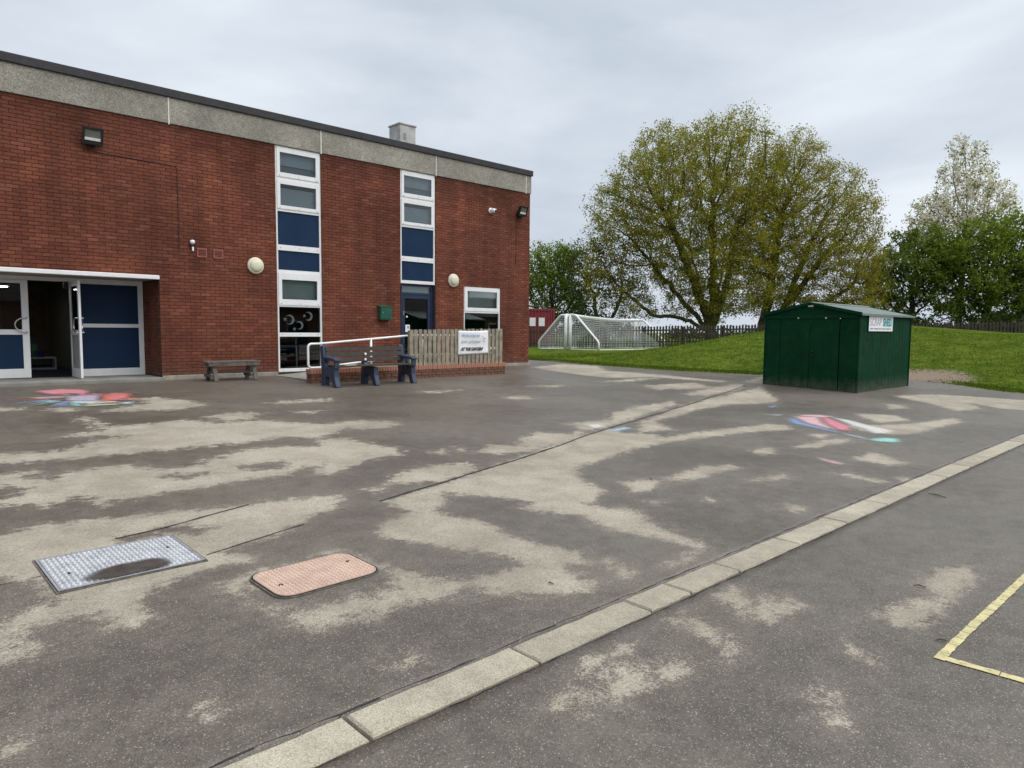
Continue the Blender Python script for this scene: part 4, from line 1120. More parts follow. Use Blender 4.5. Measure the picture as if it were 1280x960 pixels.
# room behind the open door
S(MB().box(EN[0]-.6, 5.11, 24.0, 24.1, .4, 3.2), 'back_wall', M['tan'], ent)
S(MB().box(EN[0]-.6, 5.11, 18.071, 24.0, .38, .455), 'room_floor', pmat('dark_blue_carpet', (.016, .018, .035), .95), ent)
mb = MB()
mb.box(EN[0]-.6, 5.11, 18.071, 24.0, 2.75, 2.85)
S(mb, 'room_ceiling', M['tan'], ent)
S(MB().box(4.0, 4.08, 19.2, 23.99, .456, 2.749), 'inner_wall', M['tan'], ent)
S(MB().box(EN[0]-.6, EN[0]-.5, 18.071, 24.0, .456, 2.749), 'inner_wall', M['tan'], ent)
S(MB().box(3.985, 3.999, 20.6, 20.95, 1.35, 1.85), 'wall_notice', M['paper'], ent)
S(MB().box(2.9, 3.9, 23.96, 23.995, 1.3, 2.5), 'display_board', pmat('brown_board', (.13, .085, .045), .9), ent)

lamp = empty('ceiling_light', (2.10, 21.2, 2.60), label='lit fluorescent strip on the ceiling inside the entrance', cat='light')
MB().box(-.65, .65, -.11, .11, -.05, -.001).build('housing', M['upvc'], lamp)
for _x in (-.5, .5): MB().tube([(_x, 0, 0), (_x, 0, .149)], .008, 6).build('hanger', M['steel'], lamp)
lit = bpy.data.materials.new('lit_tube'); lit.use_nodes = True
lit.node_tree.nodes['Principled BSDF'].inputs['Emission Color'].default_value = (.85, .93, 1, 1)
lit.node_tree.nodes['Principled BSDF'].inputs['Emission Strength'].default_value = 4.5
MB().box(-.60, .60, -.08, .08, -.075, -.051).build('tube', lit, lamp)

unit = empty('shelf_unit', (3.35, 21.6, .455), label='low shelf unit with pale top just inside the open entrance', cat='shelf')
MB().box(-.45, .35, -.2, .2, .28, .32).build('shelf', M['paper'], unit)
MB().box(-.45, .35, -.2, .2, 0, .04).build('shelf', M['paper'], unit)
for sx in (-.45, .32): MB().box(sx, sx+.03, -.2, .2, .04, .28).build('side_panel', M['paper'], unit)
tag(MB().profile([(2.98, .78), (3.28, .78), (3.30, 1.12), (3.02, 1.12)], 21.45, 21.62, 'Y').build('book_bag', pmat('green_cloth', (.10, .28, .13), .8)), 'pale green bag inside the doorway above the toys', 'bag')
tag(MB().tube([(2.98, 21.42, .80), (3.05, 21.42, .93), (3.14, 21.42, .80)], [.08, .10, .06], 10).build('soft_toy', pmat('pink_cloth', (.45, .09, .11), .9), smooth=True), 'pink soft toy on the shelf inside the entrance', 'toy')
tag(MB().lathe([(.09, 0), (.11, .02), (.12, .16), (.125, .17)], (3.34, 21.5, .776), 'Z', 16).build('toy_tub', pmat('purple_tub', (.12, .10, .22), .5), smooth=True), 'small purple tub on the shelf inside the entrance', 'tub')

# ------------------------------------------------------------------ things on the wall
def floodlight(name_lab, x, z, yaw):
    t = empty('floodlight', (x, FY, z), yaw, label=name_lab, cat='light', group='black floodlights on the school wall')
    MB().box(-.07, .07, -.03, -.001, -.20, -.08).build('wall_plate', M['black'], t, bevel=.005)
    mb = MB(); mb.bar((-.17, -.03, -.15), (-.17, -.16, -.03), .012, .035).bar((.17, -.03, -.15), (.17, -.16, -.03), .012, .035).bar((-.17, -.035, -.15), (.17, -.035, -.15), .03, .012)
    mb.build('bracket', M['black'], t)
    # head tilted down
    h = empty('lamp_head', (0, -.17, .0)); h.parent = t; h.rotation_euler = (R(20), 0, 0)
    body = MB()
    body.v += [(-.12,.10,-.10),(.12,.10,-.10),(.12,.10,.10),(-.12,.10,.10),(-.185,-.03,-.165),(.185,-.03,-.165),(.185,-.03,.165),(-.185,-.03,.165)]
    body.f += [(0,3,2,1),(0,1,5,4),(1,2,6,5),(2,3,7,6),(3,0,4,7)]
    body.build('housing', M['black'], h)
    mb = MB().box(-.19, .19, -.05, -.028, -.17, -.125).box(-.19, .19, -.05, -.028, .125, .17).box(-.19, -.145, -.05, -.028, -.125, .125).box(.145, .19, -.05, -.028, -.125, .125)
    mb.build('bezel', M['black'], h, bevel=.004)
    MB().box(-.145, .145, -.030, -.026, -.03, .125).build('reflector', M['lampglass'], h)
    MB().box(-.145, .145, -.036, -.030, -.085, -.03).build('lamp_tube', M['reflector'], h)
    MB().box(-.145, .145, -.030, -.026, -.125, -.085).build('lower_reflector', M['black'], h)
    return t
floodlight('black floodlight high on the brick wall above the entrance doors', 3.66, 5.47, 0)
floodlight('black floodlight at the far corner of the brick wall', 15.88, 5.42, R(6))
def bulkhead(x, z, lab):
    t = empty('wall_light', (x, FY, z), label=lab, cat='light', group='round cream lights on the school wall')
    MB().lathe([(.20, 0), (.20, .035), (.19, .055), (.15, .065)], (0, 0, 0), 'Y', 40).build('rim', M['cream_rim'], t, smooth=True)
    MB().lathe([(.152, .060), (.145, .085), (.11, .108), (.06, .118), (.01, .12)], (0, 0, 0), 'Y', 40).build('diffuser', M['cream'], t, smooth=True)
bulkhead(7.08, 3.08, 'round cream wall light left of the tall window with moons')
bulkhead(13.17, 3.05, 'round cream wall light between the navy door and the small window')
c = empty('security_camera', (14.66, FY, 5.31), label='small white domed security camera near the far corner floodlight', cat='camera')
MB().lathe([(.085, 0), (.085, .02), (.05, .03)], (0, 0, 0), 'Y', 20).build('mount', M['white'], c)
MB().tube([(0, -.02, 0), (.02, -.12, -.01), (.05, -.19, -.03)], [.05, .07, .065], 14).build('body', M['white'], c, smooth=True)
MB().tube([(.048, -.185, -.03), (.058, -.205, -.037)], [.056, .035], 14).build('lens', M['black'], c, smooth=True)
c = empty('motion_sensor', (5.61, FY, 3.45), label='small white and black motion sensor left of the two square vents', cat='sensor')
MB().box(-.03, .03, -.05, -.001, -.06, .0).build('base', M['black'], c, bevel=.004)
MB().lathe([(.02, -.05), (.05, -.02), (.055, .02), (.03, .045), (.005, .05)], (0, -.06, .06), 'Z', 16).build('dome', M['white'], c, smooth=True)
MB().tube([(.01, -.04, -.05), (.01, -.06, -.14)], [.022, .018], 10).build('lens_arm', M['white'], c)
for x, lab in ((5.83, 'left square terracotta air vent beside the motion sensor'), (6.20, 'right square terracotta air vent nearer the round light')):
    v = empty('air_vent', (x, FY, 3.29), label=lab, cat='vent', group='square vents in the brick wall')
    mb = MB().box(-.11, .11, -.02, -.0035, .075, .105).box(-.11, .11, -.02, -.0035, -.105, -.08).box(-.11, -.085, -.02, -.0035, -.08, .075).box(.085, .11, -.02, -.0035, -.08, .075)
    mb.build('vent_frame', pmat('pinkish_vent', (.30, .10, .075), .8), v)
    mb = MB()
    for i in range(5): mb.bar((-.085, -.010, -.065+i*.032), (.085, -.010, -.065+i*.032), .010, .016)
    mb.build('louvre', M['terracotta'], v)
pb = empty('letterbox', (10.70, FY, 2.03), label='green metal letterbox on the brick wall left of the navy door', cat='letterbox')
MB().box(-.18, .18, -.16, -.002, -.20, .16).build('body', M['green_paint'], pb, bevel=.008)
MB().profile([(-.175, .16), (-.002, .20), (-.002, .165), (-.175, .150)], -.20, .20).build('lid', M['green_paint'], pb)
MB().box(-.15, .15, -.166, -.161, -.17, .10).build('front_door', M['green_paint'], pb, bevel=.003)
MB().lathe([(.012, 0), (.012, .006)], (-.11, -.166, .0), 'Y', 10).build('lock', M['steel'], pb)
# cables clipped along the brickwork
cab = MB().tube([(3.58, FY-.008, 5.28), (3.58, FY-.008, 5.20), (5.28, FY-.008, 5.16), (5.345, FY-.008, 5.11), (5.345, FY-.008, 3.34)], .009, 6)
tag(cab.build('cable', pmat('brown_cable', (.06, .024, .016), .7)), 'thin brown cable running from the near floodlight down the wall', 'cable')
cab = MB().tube([(15.78, FY-.008, 5.2), (15.76, FY-.008, 3.7)], .009, 6)
tag(cab.build('cable', M['mortar']), 'thin brown cable hanging below the corner floodlight', 'cable')

# ------------------------------------------------------------------ ramp, low wall, rail, picket fence
GZ = .335                                     # tarmac level along the ramp
ramp = empty('entrance_ramp', (7.35, 14.5, GZ), label='ramp to the navy door with a low brick edging wall', cat='ramp')
RI = Matrix.Translation((-7.35, -14.5, -GZ))
def P(mb, name, mat, parent, inv, **kw):
    o = mb.build(name, mat, parent, **kw); o.data.transform(inv); return o
# sloping path and level landing behind the wall
mb = MB(); mb.profile([(7.5, .25), (13.2, .25), (13.2, .585), (10.4, .585), (7.5, .40)], 14.725, FY-.05, 'Y')
P(mb, 'ramp_slab', M['paving'], ramp, RI)
def low_wall_course(z0, z1, y, off, rn):
    x = 7.36-off
    while x < 13.28:
        a, b = max(x+.005, 7.36), min(x+.220, 13.28)
        if b-a > .03: yield a, b, z0+.005, z1-.005
        x += .225
P(MB().box(7.37, 13.27, 14.51, 14.72, .15, .545), 'wall_core', M['mortar'], ramp, RI)
rn = random.Random(9)
for c in range(3):
    for q in low_wall_course(.325+c*.075, .325+(c+1)*.075, 14.5, .1125*(c % 2), rn):
        mb = MB(); brick_shape(mb, *q, 14.5, rn)
        P(mb, 'brick', M['old_brick'], ramp, RI)
for c in range(3):          # end return
    z0, z1 = .325+c*.075+.005, .325+(c+1)*.075-.005
    for X, sg in ((13.28, -1), (7.36, 1)):
        P(MB().box(min(X, X+sg*.03), max(X, X+sg*.03), 14.522, 14.722, z0, z1), 'brick', M['old_brick'], ramp, RI)
x = 7.345; coping_mat = M['brick']
cop = None
mbc = MB().box(-.0325, .0325, -.118, .118, 0, .105)
cop_o = mbc.build('coping_brick', M['coping'], None, bevel=.008)
cop_data, = (cop_o.data,)
bpy.data.objects.remove(cop_o)
while x < 13.28:
    o = bpy.data.objects.new('coping_brick', cop_data); COL.objects.link(o); o.parent = ramp
    o.location = (x+.0325-7.35, 14.61-14.5+rn.uniform(-.004, .004), .550-GZ+rn.uniform(-.003, .003))
    o.rotation_euler = (0, 0, rn.uniform(-.012, .012))
    x += .0755

rail = empty('handrail', (7.35, 14.62, GZ), label='white tubular handrail rising beside the ramp', cat='handrail')
HI = Matrix.Translation((-7.35, -14.62, -GZ))
def arc(c, r, a0, a1, n=6):
    return [(c[0]+r*math.cos(R(a0+(a1-a0)*k/n)), 14.80, c[1]+r*math.sin(R(a0+(a1-a0)*k/n))) for k in range(n+1)]
top = [(13.1, 14.80, 1.42), (10.5, 14.80, 1.42), (10.2, 14.80, 1.41), (7.75, 14.80, 1.225)]+arc((7.53, 1.135), .085, 90, 180)+arc((7.53, .755), .085, 180, 270)+[(7.8, 14.80, .675), (10.2, 14.80, .90), (10.5, 14.80, .915), (13.1, 14.80, .915)]
P(MB().tube(top, .026, 10), 'rail_tube', M['white'], rail, HI, smooth=True)
for x, z1 in ((9.10, 1.325), (10.65, 1.42), (12.9, 1.42)):
    P(MB().tube([(x, 14.80, .45), (x, 14.80, z1)], .028, 10), 'post', M['white'], rail, HI, smooth=True)

fence = empty('picket_fence', (10.05, 14.62, .64), label='weathered grey timber picket fence on the ramp wall', cat='fence')
FI = Matrix.Translation((-10.05, -14.62, -.64))
npk = 22
for i in range(npk):
    r_ = random.Random(i+40)
    x = 10.06+(13.20-10.06-.105)*i/(npk-1)
    w = .105 if i not in (0, npk-1) else .11
    zt = 1.565+.045*i/(npk-1)+r_.uniform(-.008, .008)
    tilt = r_.uniform(-.006, .006)
    mb = MB().profile([(x, .648), (x+w, .648), (x+w+tilt, zt-.012), (x+w-.018+tilt, zt), (x+.018+tilt, zt), (x+tilt, zt-.012)], 14.545+r_.uniform(-.003, .003), 14.567, 'Y')
    P(mb, 'picket', M['picket'], fence, FI)
for z in (.86, 1.36): P(MB().box(10.06, 13.2, 14.569, 14.615, z-.045, z+.045), 'rail', M['picket'], fence, FI)
for x in (10.1, 11.62, 13.1): P(MB().box(x, x+.075, 14.617, 14.69, .652, 1.54), 'post', M['picket'], fence, FI)

ban = empty('banner', (11.85, 14.53, .93), label='white fabric welcome banner tied to the picket fence', cat='banner')
n = 14; mb = MB()
BX0, BX1, BZ0, BZ1 = 11.60, 12.66, .90, 1.545
for j in range(n+1):
    for i in range(n+1):
        u, v = i/n, j/n
        x = BX0+(BX1-BX0)*u+.02*(1-v)*(u-.6)+(.012*math.sin(v*3.1) if i == 0 else 0)
        z = BZ0+.03*u+(BZ1-BZ0-.02*u)*v-.012*math.sin(u*math.pi)*(1 if v > .9 else 0)
        yy = 14.532-.007*math.sin(u*9+v*2)-.005*math.sin(v*7+u*3)
        mb.v.append((x-11.85, yy-14.53, z-.93))
for j in range(n):
    for i in range(n):
        a = j*(n+1)+i; mb.f.append((a, a+1, a+n+2, a+n+1))
bo = mb.build('cloth', M['paper'], ban, smooth=True)
sd = bo.modifiers.new('thick', 'SOLIDIFY'); sd.thickness = .002
def text(body, size, mat, parent, loc, rot, shear=0, name='lettering', bold=0, sx=1.0):
    cu = bpy.data.curves.new(name, 'FONT'); cu.body = body; cu.size = size; cu.shear = shear; cu.offset = bold; cu.extrude = .0008
    o = bpy.data.objects.new(name, cu); COL.objects.link(o); o.parent = parent
    o.location = loc; o.rotation_euler = rot; o.scale = (sx, 1, 1)
    cu.materials.append(mat)
    dg = bpy.context.evaluated_depsgraph_get()
    me = bpy.data.meshes.new_from_object(o.evaluated_get(dg))
    bpy.data.objects.remove(o)
    o = bpy.data.objects.new(name, me); COL.objects.link(o); o.parent = parent
    o.location = loc; o.rotation_euler = rot; o.scale = (sx, 1, 1)
    return o
UP = (R(90), 0, 0)
text('Welcome to', .125, M['ink_blue'], ban, (-.16, -.022, .45), UP, .25)
text('John Johnson', .125, M['ink_grey'], ban, (-.16, -.022, .285), UP, .3)
text('AT THE GARDEN!', .115, M['ink'], ban, (-.17, -.022, .085), UP, .35, bold=.006, sx=.83)
for k, (x, z) in enumerate(((.60, .45), (.64, .40), (.68, .41), (.62, .34), (.67, .33))):
    MB().profile(star(x, z, .022), -.024, -.0225, 'Y').build('printed_star', M['ink_grey'], ban)

# ------------------------------------------------------------------ benches
GB = .312
bench = empty('blue_bench', (8.45, 13.7, GB), label='slatted bench with chunky slate blue ends in front of the ramp wall', cat='bench')
BI = Matrix.Translation((-8.45, -13.7, -GB))
def bench_end(x, arm):
    # side outline in (y, z): rear leg, raked back post, seat, flared front foot
    out = [(14.12, 0), (13.96, 0), (13.93, .18), (13.82, .21), (13.66, .17), (13.60, .03), (13.57, 0), (13.44, 0), (13.46, .06), (13.52, .22), (13.53, .40), (13.90, .43), (13.97, .50)]
    if arm: out += [(14.03, .88), (14.09, .90), (14.15, .86), (14.12, .50)]
    else: out += [(14.02, .62), (14.08, .60)]
    out += [(14.09, .22)]
    P(MB().profile([(a, GB+b) for a, b in out], x-.06, x+.06), 'bench_end', M['blue_plastic'], bench, BI, bevel=.015)
    if arm:
        P(MB().profile([(13.46, GB+.555), (13.46, GB+.60), (13.60, GB+.625), (14.0, GB+.66), (14.0, GB+.60), (13.62, GB+.565)], x-.075, x+.075), 'armrest', M['blue_plastic'], bench, BI, bevel=.015)
        P(MB().box(x-.055, x+.055, 13.49, 13.55, GB+.395, GB+.57), 'arm_post', M['blue_plastic'], bench, BI, bevel=.01)
bench_end(7.46, True); bench_end(8.45, False); bench_end(9.46, True)
for k in range(4): P(MB().box(7.46, 9.46, 13.47+k*.118, 13.575+k*.118, GB+.432, GB+.465), 'seat_slat', M['slat'], bench, BI, bevel=.006)
for k in range(3): P(MB().profile([(13.955+k*.018, GB+.52+k*.12), (13.985+k*.018, GB+.52+k*.12), (14.003+k*.018, GB+.615+k*.12), (13.973+k*.018, GB+.615+k*.12)], 7.46, 9.46), 'back_slat', M['slat'], bench, BI, bevel=.005)
for z in (.565, .69):
    for x in (8.43,):
        P(MB().lathe([(.03, 0), (.03, .006), (.02, .01)], (x, 13.952, GB+z), 'Y', 14), 'white_badge', M['paper'], bench, BI)
P(MB().box(7.70, 7.98, 13.55, 13.64, GB+.4655, GB+.469), 'white_plate', M['paper'], bench, BI)

GT = .372
tb = empty('timber_bench', (6.2, 16.05, GT), label='weathered grey plank bench against the brick wall', cat='bench')
MB().box(-.62, .58, -.20, -.07, .405, .45).build('plank', M['timber'], tb, bevel=.006)
MB().box(-.63, .57, -.06, .07, .407, .452).build('plank', M['timber'], tb, bevel=.006)
MB().box(-.615, .575, .08, .21, .404, .449).build('plank', M['timber'], tb, bevel=.006)
for x in (-.46, .44):
    for s in (-1, 1):
        MB().bar((x, s*.27, .0), (x, s*.11, .404), .09, .045, (0, 1, 0)).build('leg', M['timber'], tb, bevel=.004)
    MB().box(x-.10, x-.047, -.215, .215, .09, .16).build('cross_rail', M['timber'], tb, bevel=.004)
    MB().box(x-.10, x-.047, -.15, .15, .33, .402).build('cross_rail', M['timber'], tb, bevel=.004)
MB().box(-.50, .48, -.03, .03, .162, .215).build('stretcher', M['timber'], tb, bevel=.004)
MB().box(-.60, .56, -.215, -.205, .34, .402).build('front_rail', M['timber'], tb)

# ------------------------------------------------------------------ manhole covers
def cover(name, lab, cx, cy, w, d, rot, round_, mat, frame):
    z = float(pg_z(np.array(cx), np.array(cy)))
    t = empty(name, (cx, cy, z+.002), rot, label=lab, cat='manhole cover')
    t.rotation_euler = (math.atan(SLOPE), 0, rot)
    def rr(w_, d_, r_):
        if r_ <= 0: return [(-w_/2,-d_/2),(w_/2,-d_/2),(w_/2,d_/2),(-w_/2,d_/2)]
        pts = []
        for sx, sy, a0 in ((1,-1,-90),(1,1,0),(-1,1,90),(-1,-1,180)):
            for k in range(7):
                a = R(a0+90*k/6); pts.append((sx*(w_/2-r_)+r_*math.cos(a), sy*(d_/2-r_)+r_*math.sin(a)))
        return pts
    MB().prism(rr(w+.026, d+.026, round_+.012 if round_ else 0), -.04, .0065).build('bitumen_surround', pmat('worn_surround', (.13, .115, .095), .8, .3, 20), t)
    MB().prism(rr(w+.008, d+.008, round_), -.03, .0085).build('joint_gap', M['gap'], t)
    if frame:
        mb = MB(); o = .012
        mb.box(-w/2, w/2, -d/2, -d/2+o, -.02, .0125).box(-w/2, w/2, d/2-o, d/2, -.02, .0125).box(-w/2, -w/2+o, -d/2+o, d/2-o, -.02, .0125).box(w/2-o, w/2, -d/2+o, d/2-o, -.02, .0125)
        mb.build('rim', M['galv'], t)
        w2, d2 = w-.030, d-.030
    else: w2, d2 = w-.010, d-.010
    MB().prism(rr(w2, d2, round_-.005 if round_ else 0), -.02, .0115).build('plate', mat, t)
    # raised tread lozenges, alternately turned
    mb = MB(); px = .029
    nx, ny = int(w2/px), int(d2/px)
    for i in range(nx):
        for j in range(ny):
            x, y = (i-(nx-1)/2)*px, (j-(ny-1)/2)*px
            if round_:
                dx, dy = max(abs(x)-(w2/2-round_), 0), max(abs(y)-(d2/2-round_), 0)
                if math.hypot(dx, dy) > round_-.012: continue
            a = R(45 if (i+j) % 2 else -45); c_, s_ = math.cos(a), math.sin(a)
            L_, W_, n_ = .0165, .0068, len(mb.v)
            for u, v_, h in ((-L_, 0, 0), (0, -W_, 0), (L_, 0, 0), (0, W_, 0), (-L_*.45, 0, .0062), (L_*.45, 0, .0062)):
                mb.v.append((x+u*c_-v_*s_, y+u*s_+v_*c_, .0114+h))
            mb.f += [(n_, n_+1, n_+4), (n_+1, n_+2, n_+5), (n_+1, n_+5, n_+4), (n_+2, n_+3, n_+5), (n_+3, n_, n_+4), (n_+3, n_+4, n_+5)]
    mb.build('tread_pattern', M['galv_tread'] if frame else M['rust_tread'], t, kind='stuff')
    for sx in (-1, 1):
        MB().lathe([(.013, 0), (.013, .0035)], (sx*w2*.38, sx*d2*.10, .0118), 'Z', 12).build('key_hole', M['gap'], t)
    return t
c1 = cover('manhole_cover', 'rectangular galvanised steel chequer plate cover with a puddle on it', 1.16, 4.93, .82, .66, R(1.0), 0, M['galv'], True)
pud_m = pmat('puddle_film', (.075, .068, .060), .22, .2, 12, spec=.4)
# shallow water lying against the near edge: a thin film, soft at its rim
_gx, _gy = np.meshgrid(np.linspace(-.32, .30, 60), np.linspace(-.312, .0, 40))
_rr = np.hypot((_gx+.0-.10*(_gy+.2))/.25, (_gy+.225)/.135)+.05*np.sin(_gx*31)+.04*np.sin(_gx*17+_gy*40)
_v = np.stack([_gx, _gy, np.full(_gx.shape, .0182)], -1).reshape(-1, 3)
_i = (np.arange(39)[:, None]*60+np.arange(59)[None, :]).ravel()
_f = np.stack([_i, _i+1, _i+61, _i+60], -1); _c = (1-_rr).ravel()
pud_m.name = 'puddle_film'
_N, _L = pud_m.node_tree.nodes, pud_m.node_tree.links
_at = _N.new('ShaderNodeAttribute'); _at.attribute_name = 'cover'
_mr = _N.new('ShaderNodeMapRange'); _mr.inputs['From Min'].default_value = -.06; _mr.inputs['From Max'].default_value = .22; _mr.inputs['To Max'].default_value = .94
_mx = _N.new('ShaderNodeMixShader'); _tr = _N.new('ShaderNodeBsdfTransparent'); _tr.inputs['Color'].default_value = (1, 1, 1, 1)
_L.new(_at.outputs['Fac'], _mr.inputs['Value']); _L.new(_mr.outputs[0], _mx.inputs[0]); _L.new(_tr.outputs[0], _mx.inputs[1])
_L.new(_N['Principled BSDF'].outputs[0], _mx.inputs[2]); _L.new(_mx.outputs[0], _N['Material Output'].inputs['Surface'])
fast_mesh('puddle', _v, _f[_c[_f].max(1) > -.1], pud_m, c1, {'cover': _c})
cover('manhole_cover', 'faded pink metal chequer plate cover with rounded corners', 2.01, 3.935, .68, .47, R(1.5), .10, M['rust'], False)

# ------------------------------------------------------------------ chalk drawings
CH = dict(pink=(.72,.28,.34), pale_pink=(.74,.48,.50), cream=(.70,.62,.42), purple=(.34,.24,.36), lilac=(.50,.44,.55), red=(.68,.20,.17), orange=(.66,.33,.17),
          white=(.70,.69,.66), blue=(.24,.36,.58), teal=(.36,.70,.64), lime=(.55,.66,.45), sky=(.45,.60,.72))
CM = {k: chalk_mat(k, v) for k, v in CH.items()}
def chalk(name, lab, data):
    allp = [p for _, poly in data for p in poly]
    cx, cy = sum(p[0] for p in allp)/len(allp), sum(p[1] for p in allp)/len(allp)
    cz = float(ground_z(cy))
    t = empty(name, (cx, cy, cz), label=lab, cat='chalk drawing')
    for k, (col, poly) in enumerate(data):
        p = np.array(poly)
        pad = .22
        gx = np.linspace(p[:, 0].min()-pad, p[:, 0].max()+pad, 34); gy = np.linspace(p[:, 1].min()-pad, p[:, 1].max()+pad, 34)
        X_, Y_ = np.meshgrid(gx, gy)
        d = poly_sd(X_, Y_, poly)
        Z_ = pg_z(X_, Y_)+.004+.0008*k
        v = np.stack([X_-cx, Y_-cy, Z_-cz], -1).reshape(-1, 3)
        i = (np.arange(33)[:, None]*34+np.arange(33)[None, :]).ravel()
        f = np.stack([i, i+1, i+35, i+34], -1)
        dd = d.ravel()
        keep = dd[f].max(1) > -.20
        fast_mesh('chalk_patch', v, f[keep], CM[col], t, {'cover': np.clip(dd*3.0+.06, -.6, .36)})
    return t
# spiky scribbled rays of the first drawing
_ca = np.array([p for _, q in CHALK_A for p in q]); _cx, _cy = _ca.mean(0)
_rc = random.Random(21)
_far, _side = Vector((-_rt.y, _rt.x)), Vector((_rt.x, _rt.y))
for _k in range(26):
    _a = 2*math.pi*(_k+_rc.uniform(-.3, .3))/26
    _d = _side*math.cos(_a)+_far*math.sin(_a)
    _l = _rc.uniform(.75, 1.25)*(1.0+.0*_k); _n = Vector((-_d.y, _d.x))*_rc.uniform(.06, .11)
    _o = Vector((_cx, _cy))+_d*_rc.uniform(.45, .6); _e = Vector((_cx, _cy))+_d*_l
    _s = math.sin(_a)
    _colr = _rc.choice(['pink', 'pink', 'red', 'pale_pink']) if _s > .25 else _rc.choice(['blue', 'teal', 'sky']) if _s < -.55 else _rc.choice(['red', 'red', 'orange', 'pink', 'purple'])
    CHALK_A.append((_colr, [(_o.x+_n.x, _o.y+_n.y), (_e.x, _e.y), (_o.x-_n.x, _o.y-_n.y)]))
chalk('chalk_drawing', 'red, pink and blue chalk drawing on the tarmac near the entrance', CHALK_A)
chalk('chalk_drawing', 'large pink, white and turquoise chalk drawing on the tarmac before the shed', CHALK_B)
chalk('chalk_drawing', 'single short pink chalk streak between the kerb and the large chalk drawing', CHALK_C)
chalk('chalk_drawing', 'pale white and blue chalk smudge on the long tarmac seam', CHALK_D)

# ------------------------------------------------------------------ green steel shed
SX0, SX1, SY0, SY1, SZ = 17.61, 21.21, 6.59, 8.99, .105
shed = empty('steel_shed', ((SX0+SX1)/2, (SY0+SY1)/2, SZ), label='dark green ribbed steel storage shed with shallow gable roof', cat='shed')
SI = Matrix.Translation((-(SX0+SX1)/2, -(SY0+SY1)/2, -SZ))
EH, RH = 1.93, 2.20; YM = (SY0+SY1)/2
P(MB().box(SX0+.02, SX1-.02, SY0+.02, SY1-.02, SZ-.12, SZ+.035), 'floor_base', M['shed_floor'], shed, SI)
def ribbed(n, length, depth=.0035):
    """pressed sheet profile: (along, out) points"""
    pts = []; s = length/n
    for k in range(n):
        a = k*s
        pts += [(a, 0), (a+s*.30, 0), (a+s*.42, depth), (a+s*.58, depth), (a+s*.70, 0)]
    return pts+[(length, 0)]
# long side panels
for yy, sg in ((SY0, -1), (SY1, 1)):
    for i in range(4):
        L_ = (SX1-SX0)/4; mb = MB(); pr = ribbed(4, L_-.006); n_ = len(mb.v)
        for z in (SZ, SZ+EH): mb.v += [(SX0+i*L_+.003+a, yy-sg*(.010-d), z) for a, d in pr]
        k_ = len(pr); mb.f += [(j, j+1, k_+j+1, k_+j) for j in range(k_-1)]
        o = P(mb, 'side_panel', M['shed'], shed, SI)
        so = o.modifiers.new('t', 'SOLIDIFY'); so.thickness = .002
# gable ends: fixed panels, two doors in front, pediment
def gable_panel(name, y0, y1, x, sg, zt, parent=shed, dep=0, n=2, z0=SZ):
    mb = MB(); pr = ribbed(n, y1-y0-.006)
    for z in (z0, zt): mb.v += [(x+sg*(dep+d-.010), y0+.003+a, z) for a, d in pr]
    k_ = len(pr); mb.f += [(j, j+1, k_+j+1, k_+j) for j in range(k_-1)]
    o = P(mb, name, M['shed'], parent, SI); so = o.modifiers.new('t', 'SOLIDIFY'); so.thickness = .002
    return o
DT = SZ+EH-.05
gable_panel('front_panel', SY0, SY0+.46, SX0, -1, DT); gable_panel('front_panel', SY1-.42, SY1, SX0, -1, DT)
d1 = gable_panel('shed_door', SY0+.47, YM-.004, SX0, -1, DT-.02, dep=.012, n=3, z0=SZ+.045)
d2 = gable_panel('shed_door', YM+.004, SY1-.43, SX0, -1, DT-.02, dep=.012, n=3, z0=SZ+.045)
mb = MB().box(SX0-.045, SX0-.016, YM-.12, YM-.07, SZ+.98, SZ+1.02).box(SX0-.045, SX0-.016, YM-.12, YM-.07, SZ+.88, SZ+.92)
P(mb, 'door_latch', M['black'], d1, SI)
for o_, yy in ((d1, YM-.40), (d2, YM+.30)):
    P(MB().lathe([(.022, 0), (.022, .01), (.014, .014)], (0, 0, 0), 'Z', 12), 'door_stud', M['steel'], o_, Matrix.Translation((SX0-.028-(SX0+SX1)/2, yy-YM, EH-.10)) @ Matrix.Rotation(R(-90), 4, 'Y'))
P(MB().box(SX0-.03, SX0+.02, SY0+.02, SY1-.02, SZ+EH-.105, SZ+EH-.02), 'door_track', M['shed'], shed, SI, bevel=.004)
for x, sg in ((SX0, -1), (SX1, 1)):
    mb = MB(); mb.v += [(x+sg*.004, SY0, SZ+EH-.02), (x+sg*.004, SY1, SZ+EH-.02), (x+sg*.004, SY1, SZ+EH), (x+sg*.004, YM, SZ+RH), (x+sg*.004, SY0, SZ+EH)]
    mb.f.append((0, 1, 2, 3, 4)); o = P(mb, 'gable', M['shed'], shed, SI); so = o.modifiers.new('t', 'SOLIDIFY'); so.thickness = .004
gable_panel('back_panel', SY0, SY1, SX1, 1, DT, n=9)
for x in (SX0, SX1):
    for yy in (SY0, SY1):
        P(MB().box(x-.014, x+.014, yy-.014, yy+.014, SZ, SZ+EH), 'corner_post', M['shed'], shed, SI)
